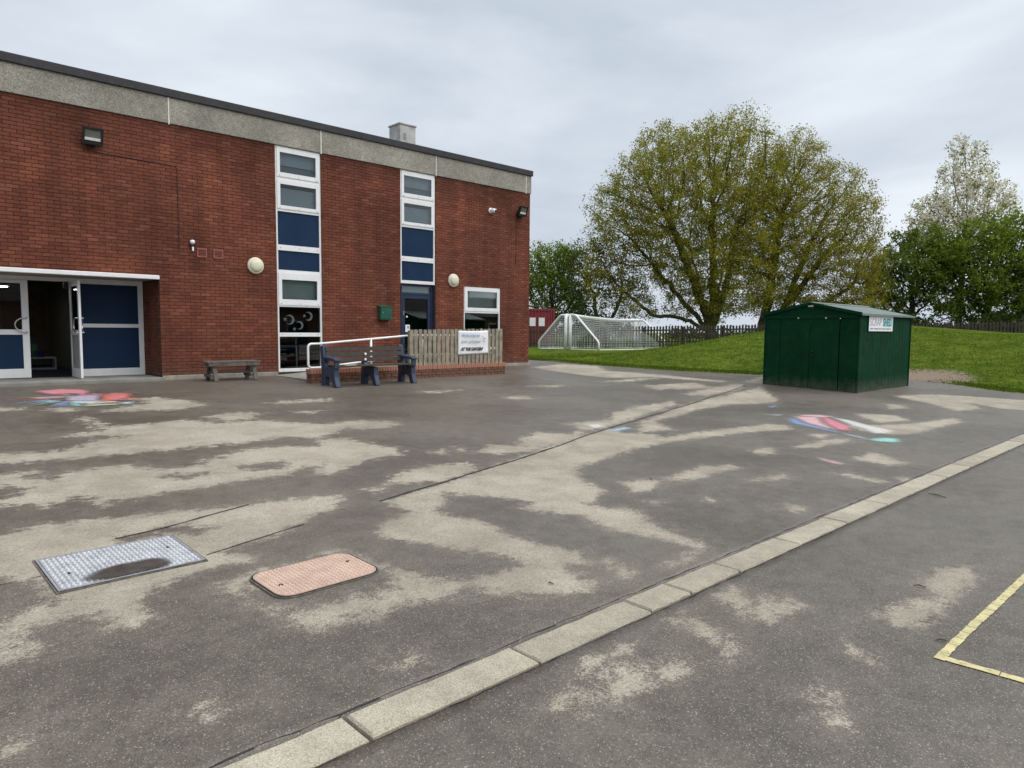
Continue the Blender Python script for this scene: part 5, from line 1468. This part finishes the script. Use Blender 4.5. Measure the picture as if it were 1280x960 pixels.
# roof sheets with ribs, ridge cap, barge trims
OV = .07
for sg in (-1, 1):
    ye = SY0-OV if sg < 0 else SY1+OV
    ze = SZ+EH-.275*OV/1.2*1.0+.012
    for i in range(4):
        L_ = (SX1-SX0+2*OV)/4; mb = MB(); pr = ribbed(4, L_-.004, .014); k_ = len(pr)
        xx = SX0-OV+i*L_
        mb.v += [(xx+.002+a, ye, ze+d) for a, d in pr]+[(xx+.002+a, YM, SZ+RH+.012+d) for a, d in pr]
        mb.f += [(j, j+1, k_+j+1, k_+j) for j in range(k_-1)]
        o = P(mb, 'roof_sheet', M['shed_roof'], shed, SI); so = o.modifiers.new('t', 'SOLIDIFY'); so.thickness = .002
    P(MB().bar((SX0-OV, ye, ze-.012), (SX1+OV, ye, ze-.012), .02, .05), 'gutter_trim', M['shed_roof'], shed, SI)
    for x in (SX0-OV-.006, SX1+OV+.006):
        P(MB().bar((x, ye, ze+.002), (x, YM, SZ+RH+.004), .012, .07), 'barge_trim', M['shed'], shed, SI)
mb = MB(); mb.profile([(YM-.12, SZ+RH+.003), (YM, SZ+RH+.034), (YM+.12, SZ+RH+.003), (YM+.12, SZ+RH+.010), (YM, SZ+RH+.042), (YM-.12, SZ+RH+.010)], SX0-OV-.015, SX1+OV+.015)
P(mb, 'ridge_cap', M['shed_roof'], shed, SI)
P(MB().box(SX0-.022, SX0-.012, YM-.07, YM+.07, SZ+RH-.085, SZ+RH-.045), 'gable_badge', M['steel'], shed, SI)
# sign on the long side
sgn = empty('shed_sign', (18.12, SY0-.022, 1.62), label='white rectangular sign on the right side of the green shed', cat='sign')
MB().box(0, 1.62, -.004, .0, 0, .385).build('board', M['paper'], sgn)
MB().box(.92, 1.58, -.0062, -.0045, .12, .33).build('pale_block', M['pale_teal'], sgn)
text('SCRAP', .27, M['ink_grey'], sgn, (.05, -.006, .135), UP, bold=-.004, sx=.98)
text('SHED', .27, M['ink_teal'], sgn, (.925, -.008, .135), UP, bold=.006, sx=.88)
for x0, x1 in ((.08, .3), (.34, .62), (.66, .8), (.84, 1.1), (1.14, 1.4), (1.44, 1.52)):
    MB().box(x0, x1, -.006, -.0045, .045, .075).build('small_print', M['ink_grey'], sgn)

# ------------------------------------------------------------------ boundary fence, goals, container
bf = empty('boundary_fence', (40.0, 21.6, .5), label='dark weathered paling fence along the far side of the lawn', cat='fence')
BFI = Matrix.Translation((-40.0, -21.6, -.5))
FP = [(27.0, 37.6), (31.29, 32.35), (40.55, 20.96), (48.81, 9.14), (51.9, 3.2)]
FT = [1.66, 1.70, 2.04, 2.30, 2.36]
def fence_at(s):
    for (a, b, ta, tb_) in zip(FP[:-1], FP[1:], FT[:-1], FT[1:]):
        l = math.hypot(b[0]-a[0], b[1]-a[1])
        if s <= l: t = s/l; return a[0]+(b[0]-a[0])*t, a[1]+(b[1]-a[1])*t, ta+(tb_-ta)*t, math.atan2(b[1]-a[1], b[0]-a[0])
        s -= l
    return FP[-1][0], FP[-1][1], FT[-1], math.atan2(FP[-1][1]-FP[-2][1], FP[-1][0]-FP[-2][0])
TOTAL = sum(math.hypot(b[0]-a[0], b[1]-a[1]) for a, b in zip(FP[:-1], FP[1:]))
pk = MB().profile([(-.062, -1.30), (.062, -1.30), (.062, -.05), (0, 0), (-.062, -.05)], -.011, .011, 'Y').build('paling', M['old_fence'])
pkd = pk.data; bpy.data.objects.remove(pk)
s = 0; rn = random.Random(77); k = 0
while s < TOTAL:
    x, y, zt, a = fence_at(s)
    o = bpy.data.objects.new('paling', pkd); COL.objects.link(o); o.parent = bf
    o.location = (x-40.0, y-21.6, zt+rn.uniform(-.035, .03)-.5); o.rotation_euler = (rn.uniform(-.02, .02), rn.uniform(-.015, .015), a)
    o.scale = (rn.uniform(.82, 1.08), 1, 1)
    s += .185; k += 1
for (a, b, ta, tb_) in zip(FP[:-1], FP[1:], FT[:-1], FT[1:]):
    for dz in (-.28, -1.0):
        P(MB().bar((a[0]+.03, a[1]+.03, ta+dz), (b[0]+.03, b[1]+.03, tb_+dz), .045, .09), 'fence_rail', M['old_fence'], bf, BFI)
s = 0
while s < TOTAL:
    x, y, zt, a = fence_at(s)
    P(MB().box(x+.05, x+.15, y+.05, y+.15, zt-1.6, zt-.08), 'fence_post', M['old_fence'], bf, BFI); s += 2.4

def goal(lab, x0, x1, y, back, zl, zr, hl, hr, turn=R(6.7)):
    """frame along X at y; net slopes to y+back*2.0"""
    c_ = (x1-x0)/2
    t = empty('football_goal', (x0+c_*math.cos(turn), y+c_*math.sin(turn), zl), turn, label=lab, cat='goal', group='white football goals standing mouth to mouth')
    GI = Matrix.Translation((-(x0+x1)/2, -y, -zl))
    n = 14; bar = []
    for k in range(n+1):
        u = k/n; bar.append((x0+(x1-x0)*u, y, zl+hl+(zr+hr-zl-hl)*u-.10*math.sin(u*math.pi)))
    P(MB().tube(bar, .09, 8), 'crossbar', M['white'], t, GI, smooth=True)
    P(MB().tube([(x0, y, zl-.1), (x0, y, zl+hl)], .09, 8), 'goalpost', M['white'], t, GI, smooth=True)
    P(MB().tube([(x1, y, zr-.1), (x1, y, zr+hr)], .09, 8), 'goalpost', M['white'], t, GI, smooth=True)
    B = back
    def stay(x, z, h): return [(x, y, z+h), (x, y+B*.32, z+h+.0), (x, y+B*.48, z+h-.10), (x, y+B*1.85, z+.55), (x, y+B*1.95, z+.40), (x, y+B*1.97, z-.05)]
    sl, sr = stay(x0, zl, hl), stay(x1, zr, hr)
    for q in (sl, sr): P(MB().tube(q, .06, 7), 'stay', M['white'], t, GI, smooth=True)
    P(MB().tube([(x0, y+B*1.97, zl+.02), (x1, y+B*1.97, zr+.02)], .03, 6), 'ground_bar', M['white'], t, GI)
    for x, z in ((x0, zl), (x1, zr)): P(MB().tube([(x, y, z+.02), (x, y+B*1.97, z+.02)], .03, 6), 'ground_bar', M['white'], t, GI)
    # net: back slope plus two sides, knotted strands
    mb = MB(); w = .0042
    def poly(q, s):
        d = [0]
        for a, b in zip(q[:-1], q[1:]): d.append(d[-1]+(Vector(b)-Vector(a)).length)
        s *= d[-1]
        for i in range(len(q)-1):
            if s <= d[i+1]+1e-6:
                f = (s-d[i])/max(d[i+1]-d[i], 1e-6); return Vector(q[i]).lerp(Vector(q[i+1]), f)
        return Vector(q[-1])
    def sag(p, u, s): p = p.copy(); p.z -= .30*math.sin(math.pi*u)*math.sin(math.pi*min(s*1.3, 1))*.6; p.y -= B*.05*math.sin(u*21); return p
    nu, ns = 54, 18
    grid = [[sag(poly(sl, j/ns).lerp(poly(sr, j/ns), i/nu), i/nu, j/ns) for j in range(ns+1)] for i in range(nu+1)]
    for i in range(nu+1):
        for j in range(0, ns, 3): mb.bar(grid[i][j], grid[i][min(j+3, ns)], w*2, w*2, (0.1, .3, 1))
    for j in range(ns+1):
        for i in range(0, nu, 3): mb.bar(grid[i][j], grid[i+3][j], w*2, w*2, (0.1, .3, 1))
    for x, z, q, h in ((x0, zl, sl, hl), (x1, zr, sr, hr)):
        for k in range(1, 15):
            zz = z+h*k/15; lo = poly(q, 1.0)
            ylim = y+B*1.95
            # find where the stay reaches that height
            yy = y
            for m_ in range(60):
                p_ = poly(q, m_/59)
                if p_.z >= zz: yy = p_.y
            mb.bar((x, y, zz), (x, yy, zz), w*2, w*2)
        for k in range(1, 16):
            yy = y+B*1.95*k/16; zz = z
            for m_ in range(60):
                p_ = poly(q, m_/59)
                if abs(p_.y-y) >= abs(yy-y): zz = p_.z; break
            mb.bar((x, yy, z), (x, yy, zz), w*2, w*2, (1, 0, 0))
    P(mb, 'net', M['net'], t, GI, kind='stuff')
goal('white goal of the pair whose net slopes left, away from the shed', 29.66, 37.3, 27.25, 1, .47, .42, 1.97, 1.84)
goal('white goal of the pair whose net slopes right, towards the mound', 29.70, 37.4, 26.95, -1, .47, .42, 1.97, 1.84)

# red shipping container behind the fence
ct = empty('shipping_container', (36.3, 34.5, .5), math.atan2(-.6826, .7308), label='dark red corrugated container behind the fence by the building corner', cat='container')
mb = MB(); n = 26; pts = []
for k in range(n):
    a = -6.0+6.0*k/n; s_ = 6.0/n
    pts += [(a, 0), (a+s_*.35, 0), (a+s_*.5, .04), (a+s_*.85, .04)]
pts.append((0, 0))
for z in (.15, 2.45): mb.v += [(a, d, z) for a, d in pts]
kk_ = len(pts); mb.f += [(j, j+1, kk_+j+1, kk_+j) for j in range(kk_-1)]
mb.build('side_sheet', M['red_metal'], ct)
MB().box(-6, 0, .05, 2.4, .10, 2.5).build('body', M['red_metal'], ct)
mb = MB().box(-6.05, .05, -.04, .06, .0, .15).box(-6.05, .05, -.04, .06, 2.45, 2.6)
mb.build('frame_rail', M['red_metal'], ct)
for x in (-6.05, -.06): MB().box(x, x+.11, -.042, .06, .151, 2.449).build('corner_post', M['red_metal'], ct)
for x in (-1.75, -1.1): MB().box(x, x+.42, -.046, -.041, 1.35, 1.95).build('placard', M['paper'], ct)

# ------------------------------------------------------------------ trees
def ellipsoid_points(lobes, n, rng, shell=.35, depth=.85):
    """random points in a union of crown lobes, thinner in the core"""
    vol = np.array([l[3]*l[3]*l[4] for l in lobes]); vol /= vol.sum()
    out = []
    for l, v in zip(lobes, vol):
        m = int(n*v)+1
        d = rng.normal(size=(m, 3)); d /= np.linalg.norm(d, axis=1)[:, None]
        r = rng.random(m)**shell
        d *= r[:, None]
        f = np.array([_fh.x, _fh.y]); g = np.array([_rt.x, _rt.y])
        xy = d[:, :1]*l[3]*g + d[:, 1:2]*l[3]*depth*f
        out.append(np.column_stack([l[0]+xy[:, 0], l[1]+xy[:, 1], l[2]+d[:, 2]*l[4]]))
    return np.concatenate(out)

def colonise(att, starts, step, kill, iters, rng, up=.10, influence=99.):
    pos = [np.array(p, float) for p, _ in starts]; par = [q for _, q in starts]
    P_ = np.array(pos); near = np.full(len(att), -1); nd = np.full(len(att), 1e9)
    def update(i0):
        nonlocal near, nd
        for a in range(i0, len(P_), 400):
            d = np.linalg.norm(att[:, None, :]-P_[None, a:a+400, :], axis=2)
            j = d.argmin(1); dm = d[np.arange(len(att)), j]
            b = dm < nd; near[b] = j[b]+a; nd[b] = dm[b]
    update(0)
    for it in range(iters):
        alive = nd > kill
        if not alive.any(): break
        att, near, nd = att[alive], near[alive], nd[alive]
        act = nd < influence
        if not act.any(): break
        dirs = att[act]-P_[near[act]]; dirs /= np.linalg.norm(dirs, axis=1)[:, None]
        acc = np.zeros_like(P_); np.add.at(acc, near[act], dirs)
        idx = np.unique(near[act])
        v = acc[idx]; v /= np.maximum(np.linalg.norm(v, axis=1), 1e-6)[:, None]
        v += rng.normal(0, .22, v.shape); v[:, 2] += up
        v /= np.linalg.norm(v, axis=1)[:, None]
        new = P_[idx]+v*step
        n0 = len(P_)
        P_ = np.vstack([P_, new]); par += list(idx)
        if len(P_) > 20000: break
        update(n0)
    return P_, np.array(par)

def skeleton_mesh(name, P_, par, tip, base_r, mat, parent, origin, expo=2.2, extra=None):
    n = len(P_); r = np.zeros(n); child = np.zeros(n, int)
    for i in range(n):
        if par[i] >= 0: child[par[i]] += 1
    w = np.where(child == 0, tip**expo, 0.)
    for i in range(n-1, -1, -1):
        if par[i] >= 0: w[par[i]] += w[i]
    r = w**(1/expo)
    s = base_r/r[0]
    r = tip+(r-tip)*(base_r-tip)/max(r[0]-tip, 1e-6)
    V, F = [], []
    off = 0
    for lo, hi, sides in ((.10, 9, 8), (.03, .10, 5), (0, .03, 3)):
        ids = [i for i in range(n) if par[i] >= 0 and lo <= r[i] < hi]
        if not ids: continue
        ids = np.array(ids); a, b = P_[par[ids]], P_[ids]
        t = b-a; t /= np.maximum(np.linalg.norm(t, axis=1), 1e-6)[:, None]
        ref = np.tile(np.array([[.31, .21, .93]]), (len(ids), 1)); ref[np.abs(t[:, 2]) > .85] = (1, .1, 0)
        u = np.cross(t, ref); u /= np.linalg.norm(u, axis=1)[:, None]; v = np.cross(t, u)
        ra, rb = np.minimum(r[par[ids]], r[ids]*1.5), r[ids]
        a = a-t*(rb*.4)[:, None]
        ang = np.arange(sides)*2*np.pi/sides
        c, s_ = np.cos(ang), np.sin(ang)
        A = a[:, None, :]+(u[:, None, :]*c[None, :, None]+v[:, None, :]*s_[None, :, None])*ra[:, None, None]
        B = b[:, None, :]+(u[:, None, :]*c[None, :, None]+v[:, None, :]*s_[None, :, None])*rb[:, None, None]
        VV = np.concatenate([A, B], 1).reshape(-1, 3)
        k = np.arange(sides); k2 = (k+1) % sides
        q = np.stack([k, k2, k2+sides, k+sides], -1)
        FF = (np.arange(len(ids))*2*sides)[:, None, None]+q[None]+off
        V.append(VV); F.append(FF.reshape(-1, 4)); off += len(VV)
    V = np.concatenate(V)-np.array(origin); F = np.concatenate(F)
    o = fast_mesh(name, V, F, mat, parent, None, smooth=True)
    return o, r, child

def clump_noise(p, rng, wl):
    """smooth random field about 0..1 over points, wavelength wl metres"""
    f = np.zeros(len(p))
    for k in range(14):
        d = rng.normal(size=3); d /= np.linalg.norm(d)
        f += np.sin(p @ d*(2*np.pi/(wl*rng.uniform(.6, 1.7)))+rng.uniform(0, 6.283))
    return np.clip(.5+f/(2*2.65*1.3), 0, 1)

def leaves(name, centres, n_each, spread, size, mat, parent, origin, rng, tone_of=None, flat=.0, wl=0):
    m = len(centres)*n_each
    c = np.repeat(centres, n_each, 0)+rng.normal(0, 1, (m, 3))*np.array([spread, spread, spread*.75])
    if wl:
        keepm = rng.random(m) < np.clip(1.9*clump_noise(c, rng, wl)-.22, .04, 1)
        c = c[keepm]; clump_i = np.repeat(np.arange(len(centres)), n_each)[keepm]; m = len(c)
    else: clump_i = np.repeat(np.arange(len(centres)), n_each)
    nrm = rng.normal(size=(m, 3)); nrm[:, 2] += flat; nrm /= np.linalg.norm(nrm, axis=1)[:, None]
    ref = rng.normal(size=(m, 3)); u = np.cross(nrm, ref); u /= np.linalg.norm(u, axis=1)[:, None]; v = np.cross(nrm, u)
    s = size*rng.uniform(.55, 1.3, m)[:, None]
    V = np.stack([c-u*s, c-v*s*.55+nrm*s*.12, c+u*s, c+v*s*.55+nrm*s*.12], 1).reshape(-1, 3)-np.array(origin)
    F = np.arange(m*4).reshape(-1, 4)
    clump = rng.random(len(centres))[clump_i]
    tone = np.clip(.55*clump+.45*rng.random(m), 0, 1)
    return fast_mesh(name, V, F, mat, parent, {'tone': np.repeat(tone, 4)})

def tree(name, lab, base, lobes, seed, lmat, bark, n_att, step, kill, base_r, n_each, spread, size, stems=None, tip=.012, trunk_h=1.5, up=.1, shell=.4, thin=.05, keep=1.0, cat='tree', flat=0., extra_leaf=None, depth=.85, expo=2.2, wl=1.5, epi=0):
    rng = np.random.default_rng(seed)
    t = empty(name, base, label=lab, cat=cat)
    att = ellipsoid_points(lobes, n_att, rng, shell, depth)
    att = att[att[:, 2] > base[2]+.8]
    starts = [((base[0], base[1], base[2]-.3), -1)]
    k = max(2, int(trunk_h/step))
    for i in range(1, k+1): starts.append(((base[0]+rng.normal(0, .03), base[1]+rng.normal(0, .03), base[2]-.3+(trunk_h+.3)*i/k), len(starts)-1))
    fork = len(starts)-1
    for st in stems or []:
        p = fork
        last = np.array(starts[fork][0])
        for q in st:
            q = np.array(q); m_ = max(2, int(np.linalg.norm(q-last)/step))
            for i in range(1, m_+1): starts.append((tuple(last+(q-last)*i/m_+rng.normal(0, .05, 3)), p)); p = len(starts)-1
            last = q
    P_, par = colonise(att, starts, step, kill, 90, rng, up)
    o, r, child = skeleton_mesh('trunk', P_, par, tip, base_r, bark, t, base, expo)
    ends = P_[(r < thin) & (P_[:, 2] > base[2]+.8)]
    if keep < 1: ends = ends[rng.random(len(ends)) < keep]
    if epi:
        mid = P_[(r >= thin) & (r < .16) & (P_[:, 2] > base[2]+1.0)]
        leaves('limb_sprouts', mid, epi, .26, size*.95, lmat, t, base, rng)
    leaves('crown', ends, n_each, spread, size, lmat, t, base, rng, flat=flat, wl=wl)
    if extra_leaf: leaves('blossom', ends[rng.random(len(ends)) < extra_leaf[3]], extra_leaf[1], spread, extra_leaf[2], extra_leaf[0], t, base, rng)
    return t, len(P_), len(ends)

L_oak = leaf_mat('young_oak_leaf', (.165, .152, .015), (.290, .280, .034), (.430, .415, .090), .52)
L_oak2 = leaf_mat('young_oak_leaf_bronze', (.160, .142, .015), (.285, .265, .034), (.415, .395, .090), .52)
L_green = leaf_mat('hedge_leaf', (.070, .108, .012), (.160, .230, .026), (.280, .360, .065), .42)
L_thin = leaf_mat('olive_leaf', (.070, .088, .018), (.125, .150, .032), (.21, .24, .075), .38)
L_dark = leaf_mat('dark_green_leaf', (.060, .088, .016), (.140, .185, .032), (.260, .310, .070), .42)
L_dk2 = leaf_mat('deep_green_leaf', (.070, .100, .013), (.165, .220, .028), (.290, .360, .065), .42)
L_brown = leaf_mat('bronze_leaf', (.090, .064, .030), (.160, .112, .055), (.23, .18, .095), .38)
L_shrub = leaf_mat('shrub_leaf', (.014, .024, .008), (.036, .054, .014), (.085, .110, .030), .25)
L_white = leaf_mat('white_blossom', (.56, .52, .38), (.76, .72, .56), (.86, .83, .70), .5)
L_bud = leaf_mat('bronze_bud', (.10, .10, .03), (.20, .20, .07), (.34, .33, .15), .4)
import time as _t
_t0 = _t.time()
def rep(n, r): print('TREE', n, r[1], r[2], round(_t.time()-_t0, 1))

def bumpy(lobes, n, seed, k=.42):
    """break up a smooth crown with smaller lobes seated on its surface"""
    rng = random.Random(seed); out = list(lobes)
    for _ in range(n):
        l = rng.choice(lobes); a = rng.uniform(0, 6.283); e = math.asin(rng.uniform(-.35, 1.0))
        lat = math.cos(e)*math.cos(a); dep = math.cos(e)*math.sin(a)
        r = k*rng.uniform(.55, 1.15)
        out.append((l[0]+(_rt.x*lat+_fh.x*dep*.85)*l[3]*.92, l[1]+(_rt.y*lat+_fh.y*dep*.85)*l[3]*.92, l[2]+math.sin(e)*l[4]*.92, l[3]*r, l[4]*r*.9))
    return out

OAK1 = [(46.39,30.56,11.3,6.2,5.9),(48.66,28.44,13.6,4.9,4.5),(43.44,33.32,10.0,3.6,4.3),(42.2,34.45,6.2,2.3,3.3),(47.75,29.29,7.4,5.59,3.6),(45.48,31.41,15.0,3.4,2.5),(50.7,26.5,11.6,3.2,3.4),(44.0,32.8,4.6,2.8,2.6),(48.6,28.5,5.0,4.6,2.8),(43.0,33.7,11.4,2.4,2.6),(42.0,34.7,8.8,2.0,2.2)]
rep('oak1', tree('oak_tree', 'tall broad oak with pale olive spring leaves, left of the pair behind the fence', (48.11, 28.95, .3),
  bumpy(OAK1, 26, 4, .32), 5, L_oak, M['bark_green'], 8200, .35, .52, .60, 54, .27, .075, tip=.012, trunk_h=1.2, thin=.026, epi=9, expo=1.95,
  stems=[[(47.6,29.4,4.0),(46.6,30.3,8.5)],[(48.1,28.9,5.0),(48.0,29.1,10.5)],[(48.8,28.3,4.6),(49.3,27.9,9.5)],[(46.6,30.3,3.6),(44.6,32.2,6.8)],[(46.4,30.6,2.6),(44.8,31.9,2.7),(43.2,33.4,4.4)],[(48.4,28.7,4.0),(48.7,28.3,8.0)],[(47.3,29.7,4.4),(45.6,31.3,10.0)]]))
OAK2 = [(54.3,25.9,12.9,3.8,4.1),(56.57,23.79,10.6,4.0,4.2),(55.16,25.1,7.83,5.3,3.09),(58.36,22.12,8.2,2.4,3.8),(57.9,22.6,4.6,3.2,2.5),(54.4,25.8,4.6,3.6,2.6),(52.57,27.52,9.6,3.2,4.4)]
rep('oak2', tree('oak_tree', 'slightly shorter oak leaning right over the shed, right of the pair behind the fence', (52.72, 27.39, .3),
  bumpy(OAK2, 22, 5, .33), 6, L_oak2, M['bark_green'], 7200, .35, .52, .58, 54, .27, .075, tip=.012, trunk_h=.9, thin=.026, epi=9, expo=1.95,
  stems=[[(53.2,26.9,5.0),(53.7,26.4,11.0)],[(54.3,25.9,3.8),(56.2,24.1,7.6)],[(55.3,25.0,2.8),(58.0,22.5,5.2)],[(54.0,26.2,3.2),(55.4,24.8,8.5)],[(53.6,26.6,2.4),(55.8,24.6,3.6),(58.6,22.0,4.2)]]))
GRN = [(41.79,40.34,6.08,2.5,3.0),(40.96,41.11,7.0,1.6,2.0),(43.1,39.11,6.7,1.6,2.0),(42.52,39.65,4.0,2.5,1.9),(40.32,41.7,4.73,1.9,2.4)]
rep('green', tree('hawthorn_tree', 'dense fresh green tree by the building corner, over the red container', (42.03, 40.11, .3),
  bumpy(GRN, 26, 6, .42), 8, L_green, M['bark'], 2200, .30, .42, .22, 34, .25, .105, trunk_h=1.0, thin=.035, shell=.5))
rep('thin', tree('thorn_tree', 'thin open tree with bare dark stems behind the goals', (43.5, 36.0, .3),
  bumpy([(43.17,36.31,6.6,2.5,2.6),(44.34,35.21,5.65,2.2,2.5),(42.7,36.75,4.66,2.2,2.1)], 12, 7, .45), 9, L_thin, M['bark'], 1700, .30, .46, .20, 16, .24, .10, trunk_h=.8, thin=.025,
  stems=[[(43.2,36.3,2.5),(42.9,36.6,4.6)],[(44.0,35.5,2.4),(44.6,34.9,4.6)],[(43.6,35.9,3.0)]]))
rep('shrub', tree('shrub', 'dark low shrub behind the goals under the thin tree', (40.85, 34.36, .35),
  bumpy([(40.41,34.78,1.9,2.6,1.2),(41.97,33.32,1.7,1.8,.8)], 10, 8, .4), 10, L_shrub, M['bark'], 900, .26, .34, .1, 22, .22, .10, trunk_h=.4, thin=.05, cat='shrub'))
rep('blossom', tree('cherry_tree', 'tall tree covered in white blossom behind the dark green trees', (73.52, 18.9, .3),
  bumpy([(73.52,18.9,14.0,2.8,4.8),(72.18,20.15,11.25,3.4,3.4),(75.14,17.39,12.3,2.5,3.6)], 10, 9, .4),
  12, L_bud, M['bark'], 2600, .42, .62, .26, 12, .22, .11, trunk_h=3, up=.75, thin=.03, extra_leaf=(L_white, 15, .125, .9)))
rep('darkA', tree('yew_tree', 'dark green tree right behind the shed, left of the right-hand clump', (65.9, 20.54, .3),
  bumpy([(65.9,20.54,6.6,2.9,3.5),(64.9,21.48,5.0,2.6,3.0),(67.16,19.36,7.9,2.5,2.8)], 24, 10, .42),
  13, L_dark, M['bark'], 2300, .36, .48, .3, 30, .30, .135, trunk_h=1.2, thin=.035, flat=.8, shell=.5))
rep('darkB', tree('field_maple_tree', 'broad mid green tree on the right, below the white blossom', (68.09, 15.76, .3),
  bumpy([(67.61,16.22,7.4,3.7,3.8),(69.55,14.4,8.7,3.0,3.4),(66.39,17.35,5.6,3.2,3.4),(71.26,12.8,7.2,3.8,4.9),(68.82,15.08,4.38,4.5,2.6)], 34, 11, .38),
  14, L_dk2, M['bark'], 4200, .36, .50, .4, 30, .31, .14, trunk_h=1.2, thin=.035, flat=.9, shell=.5))
rep('darkC', tree('field_maple_tree', 'dark green tree at the right edge of the picture', (76.24, 10.89, .3),
  bumpy([(76.24,10.89,8.0,3.9,5.1),(75.2,11.6,5.2,3.7,3.6)], 20, 12, .4), 15, L_dark, M['bark'], 2000, .40, .55, .35, 30, .34, .155, trunk_h=1.2, thin=.035, flat=.8, shell=.5))
rep('brown', tree('plum_tree', 'small bronze leaved tree between the oaks and the dark trees', (65.65, 23.51, .3),
  bumpy([(65.5,23.66,6.0,2.0,2.7),(64.72,24.39,4.6,1.85,1.9),(66.28,22.93,7.0,1.7,2.2)], 10, 13, .4),
  16, L_brown, M['bark'], 1200, .30, .45, .18, 12, .24, .11, trunk_h=1.0, thin=.028))
for i, (x, y, rx, rz, lab) in enumerate(((60.5, 19.5, 3.6, 1.5, 'low dark hedge bush behind the fence right of the shed'), (64.5, 13.5, 4.0, 1.7, 'low dark hedge bush behind the fence below the mid green tree'), (67.0, 8.0, 4.2, 1.8, 'low dark hedge bush behind the fence at the right edge'))):
    rep('bush', tree('hedge_bush', lab, (x, y, .3), [(x, y, 1.5, rx, rz)], 30+i, L_shrub, M['bark'], 700, .34, .45, .1, 34, .34, .14, trunk_h=.4, thin=.06, cat='shrub'))
# low scrub along the back of the fence under the oaks
for i, (x, y, rx, rz, lab) in enumerate(((43.2, 27.6, 1.9, .75, 'low scrub behind the fence right of the goals'), (45.6, 25.0, 1.7, .65, 'low scrub behind the fence under the left oak'), (49.0, 22.0, 1.9, .6, 'low scrub behind the fence between the oak trunks and the shed'))):
    rep('scrub', tree('scrub_bush', lab, (x, y, .3), [(x, y, 1.2, rx, rz)], 40+i, L_shrub, M['bark'], 300, .28, .4, .06, 18, .24, .10, trunk_h=.3, thin=.06, cat='shrub'))

# ------------------------------------------------------------------ houses across the yard (behind the camera; they show in the window reflections)
def house(lab, x, y, w, d, eave, ridge, wallc, roofm):
    t = empty('house', (x, y, 0), label=lab, cat='house', group='houses across the yard')
    wm = pmat('house_wall', wallc, .9, .15, 1.5, .3, 30)
    MB().box(0, w, -d, 0, -.5, eave).build('wall', wm, t)
    mb = MB(); mb.profile([(.4, eave-.1), (-d/2, ridge), (-d-.4, eave-.1), (-d-.4, eave-.25), (.4, eave-.25)], -.3, w+.3)
    r = mb.build('roof', roofm, t)
    MB().box(w*.7, w*.7+.7, -d/2-.3, -d/2+.3, ridge-.5, ridge+.9).build('chimney', wm, r)
    for k in range(3):
        f = MB().box(w*(.12+.3*k), w*(.12+.3*k)+1.6, .001, .05, 1.0, 2.3).build('window', M['upvc'], t)
        MB().box(w*(.12+.3*k)+.1, w*(.12+.3*k)+1.5, .051, .06, 1.1, 2.2).build('pane', M['dark'], f)
    MB().box(w*.5, w*.5+.95, .001, .06, -.1, 2.1).build('door', M['navy_frame'], t)
roofm = pmat('grey_roof_tiles', (.055, .050, .048), .9, .2, 2, .4, 20)
house('brick house opposite the entrance doors, seen only as a reflection', 4, -30, 16, 9, 3.6, 6.6, (.20, .10, .07), roofm)
house('brick house opposite the tall windows, seen only as a reflection', 24, -31, 15, 9, 3.6, 6.8, (.22, .12, .08), roofm)
house('brick house opposite the navy door, seen only as a reflection', 42.5, -30, 18, 9, 3.2, 5.6, (.19, .10, .07), roofm)
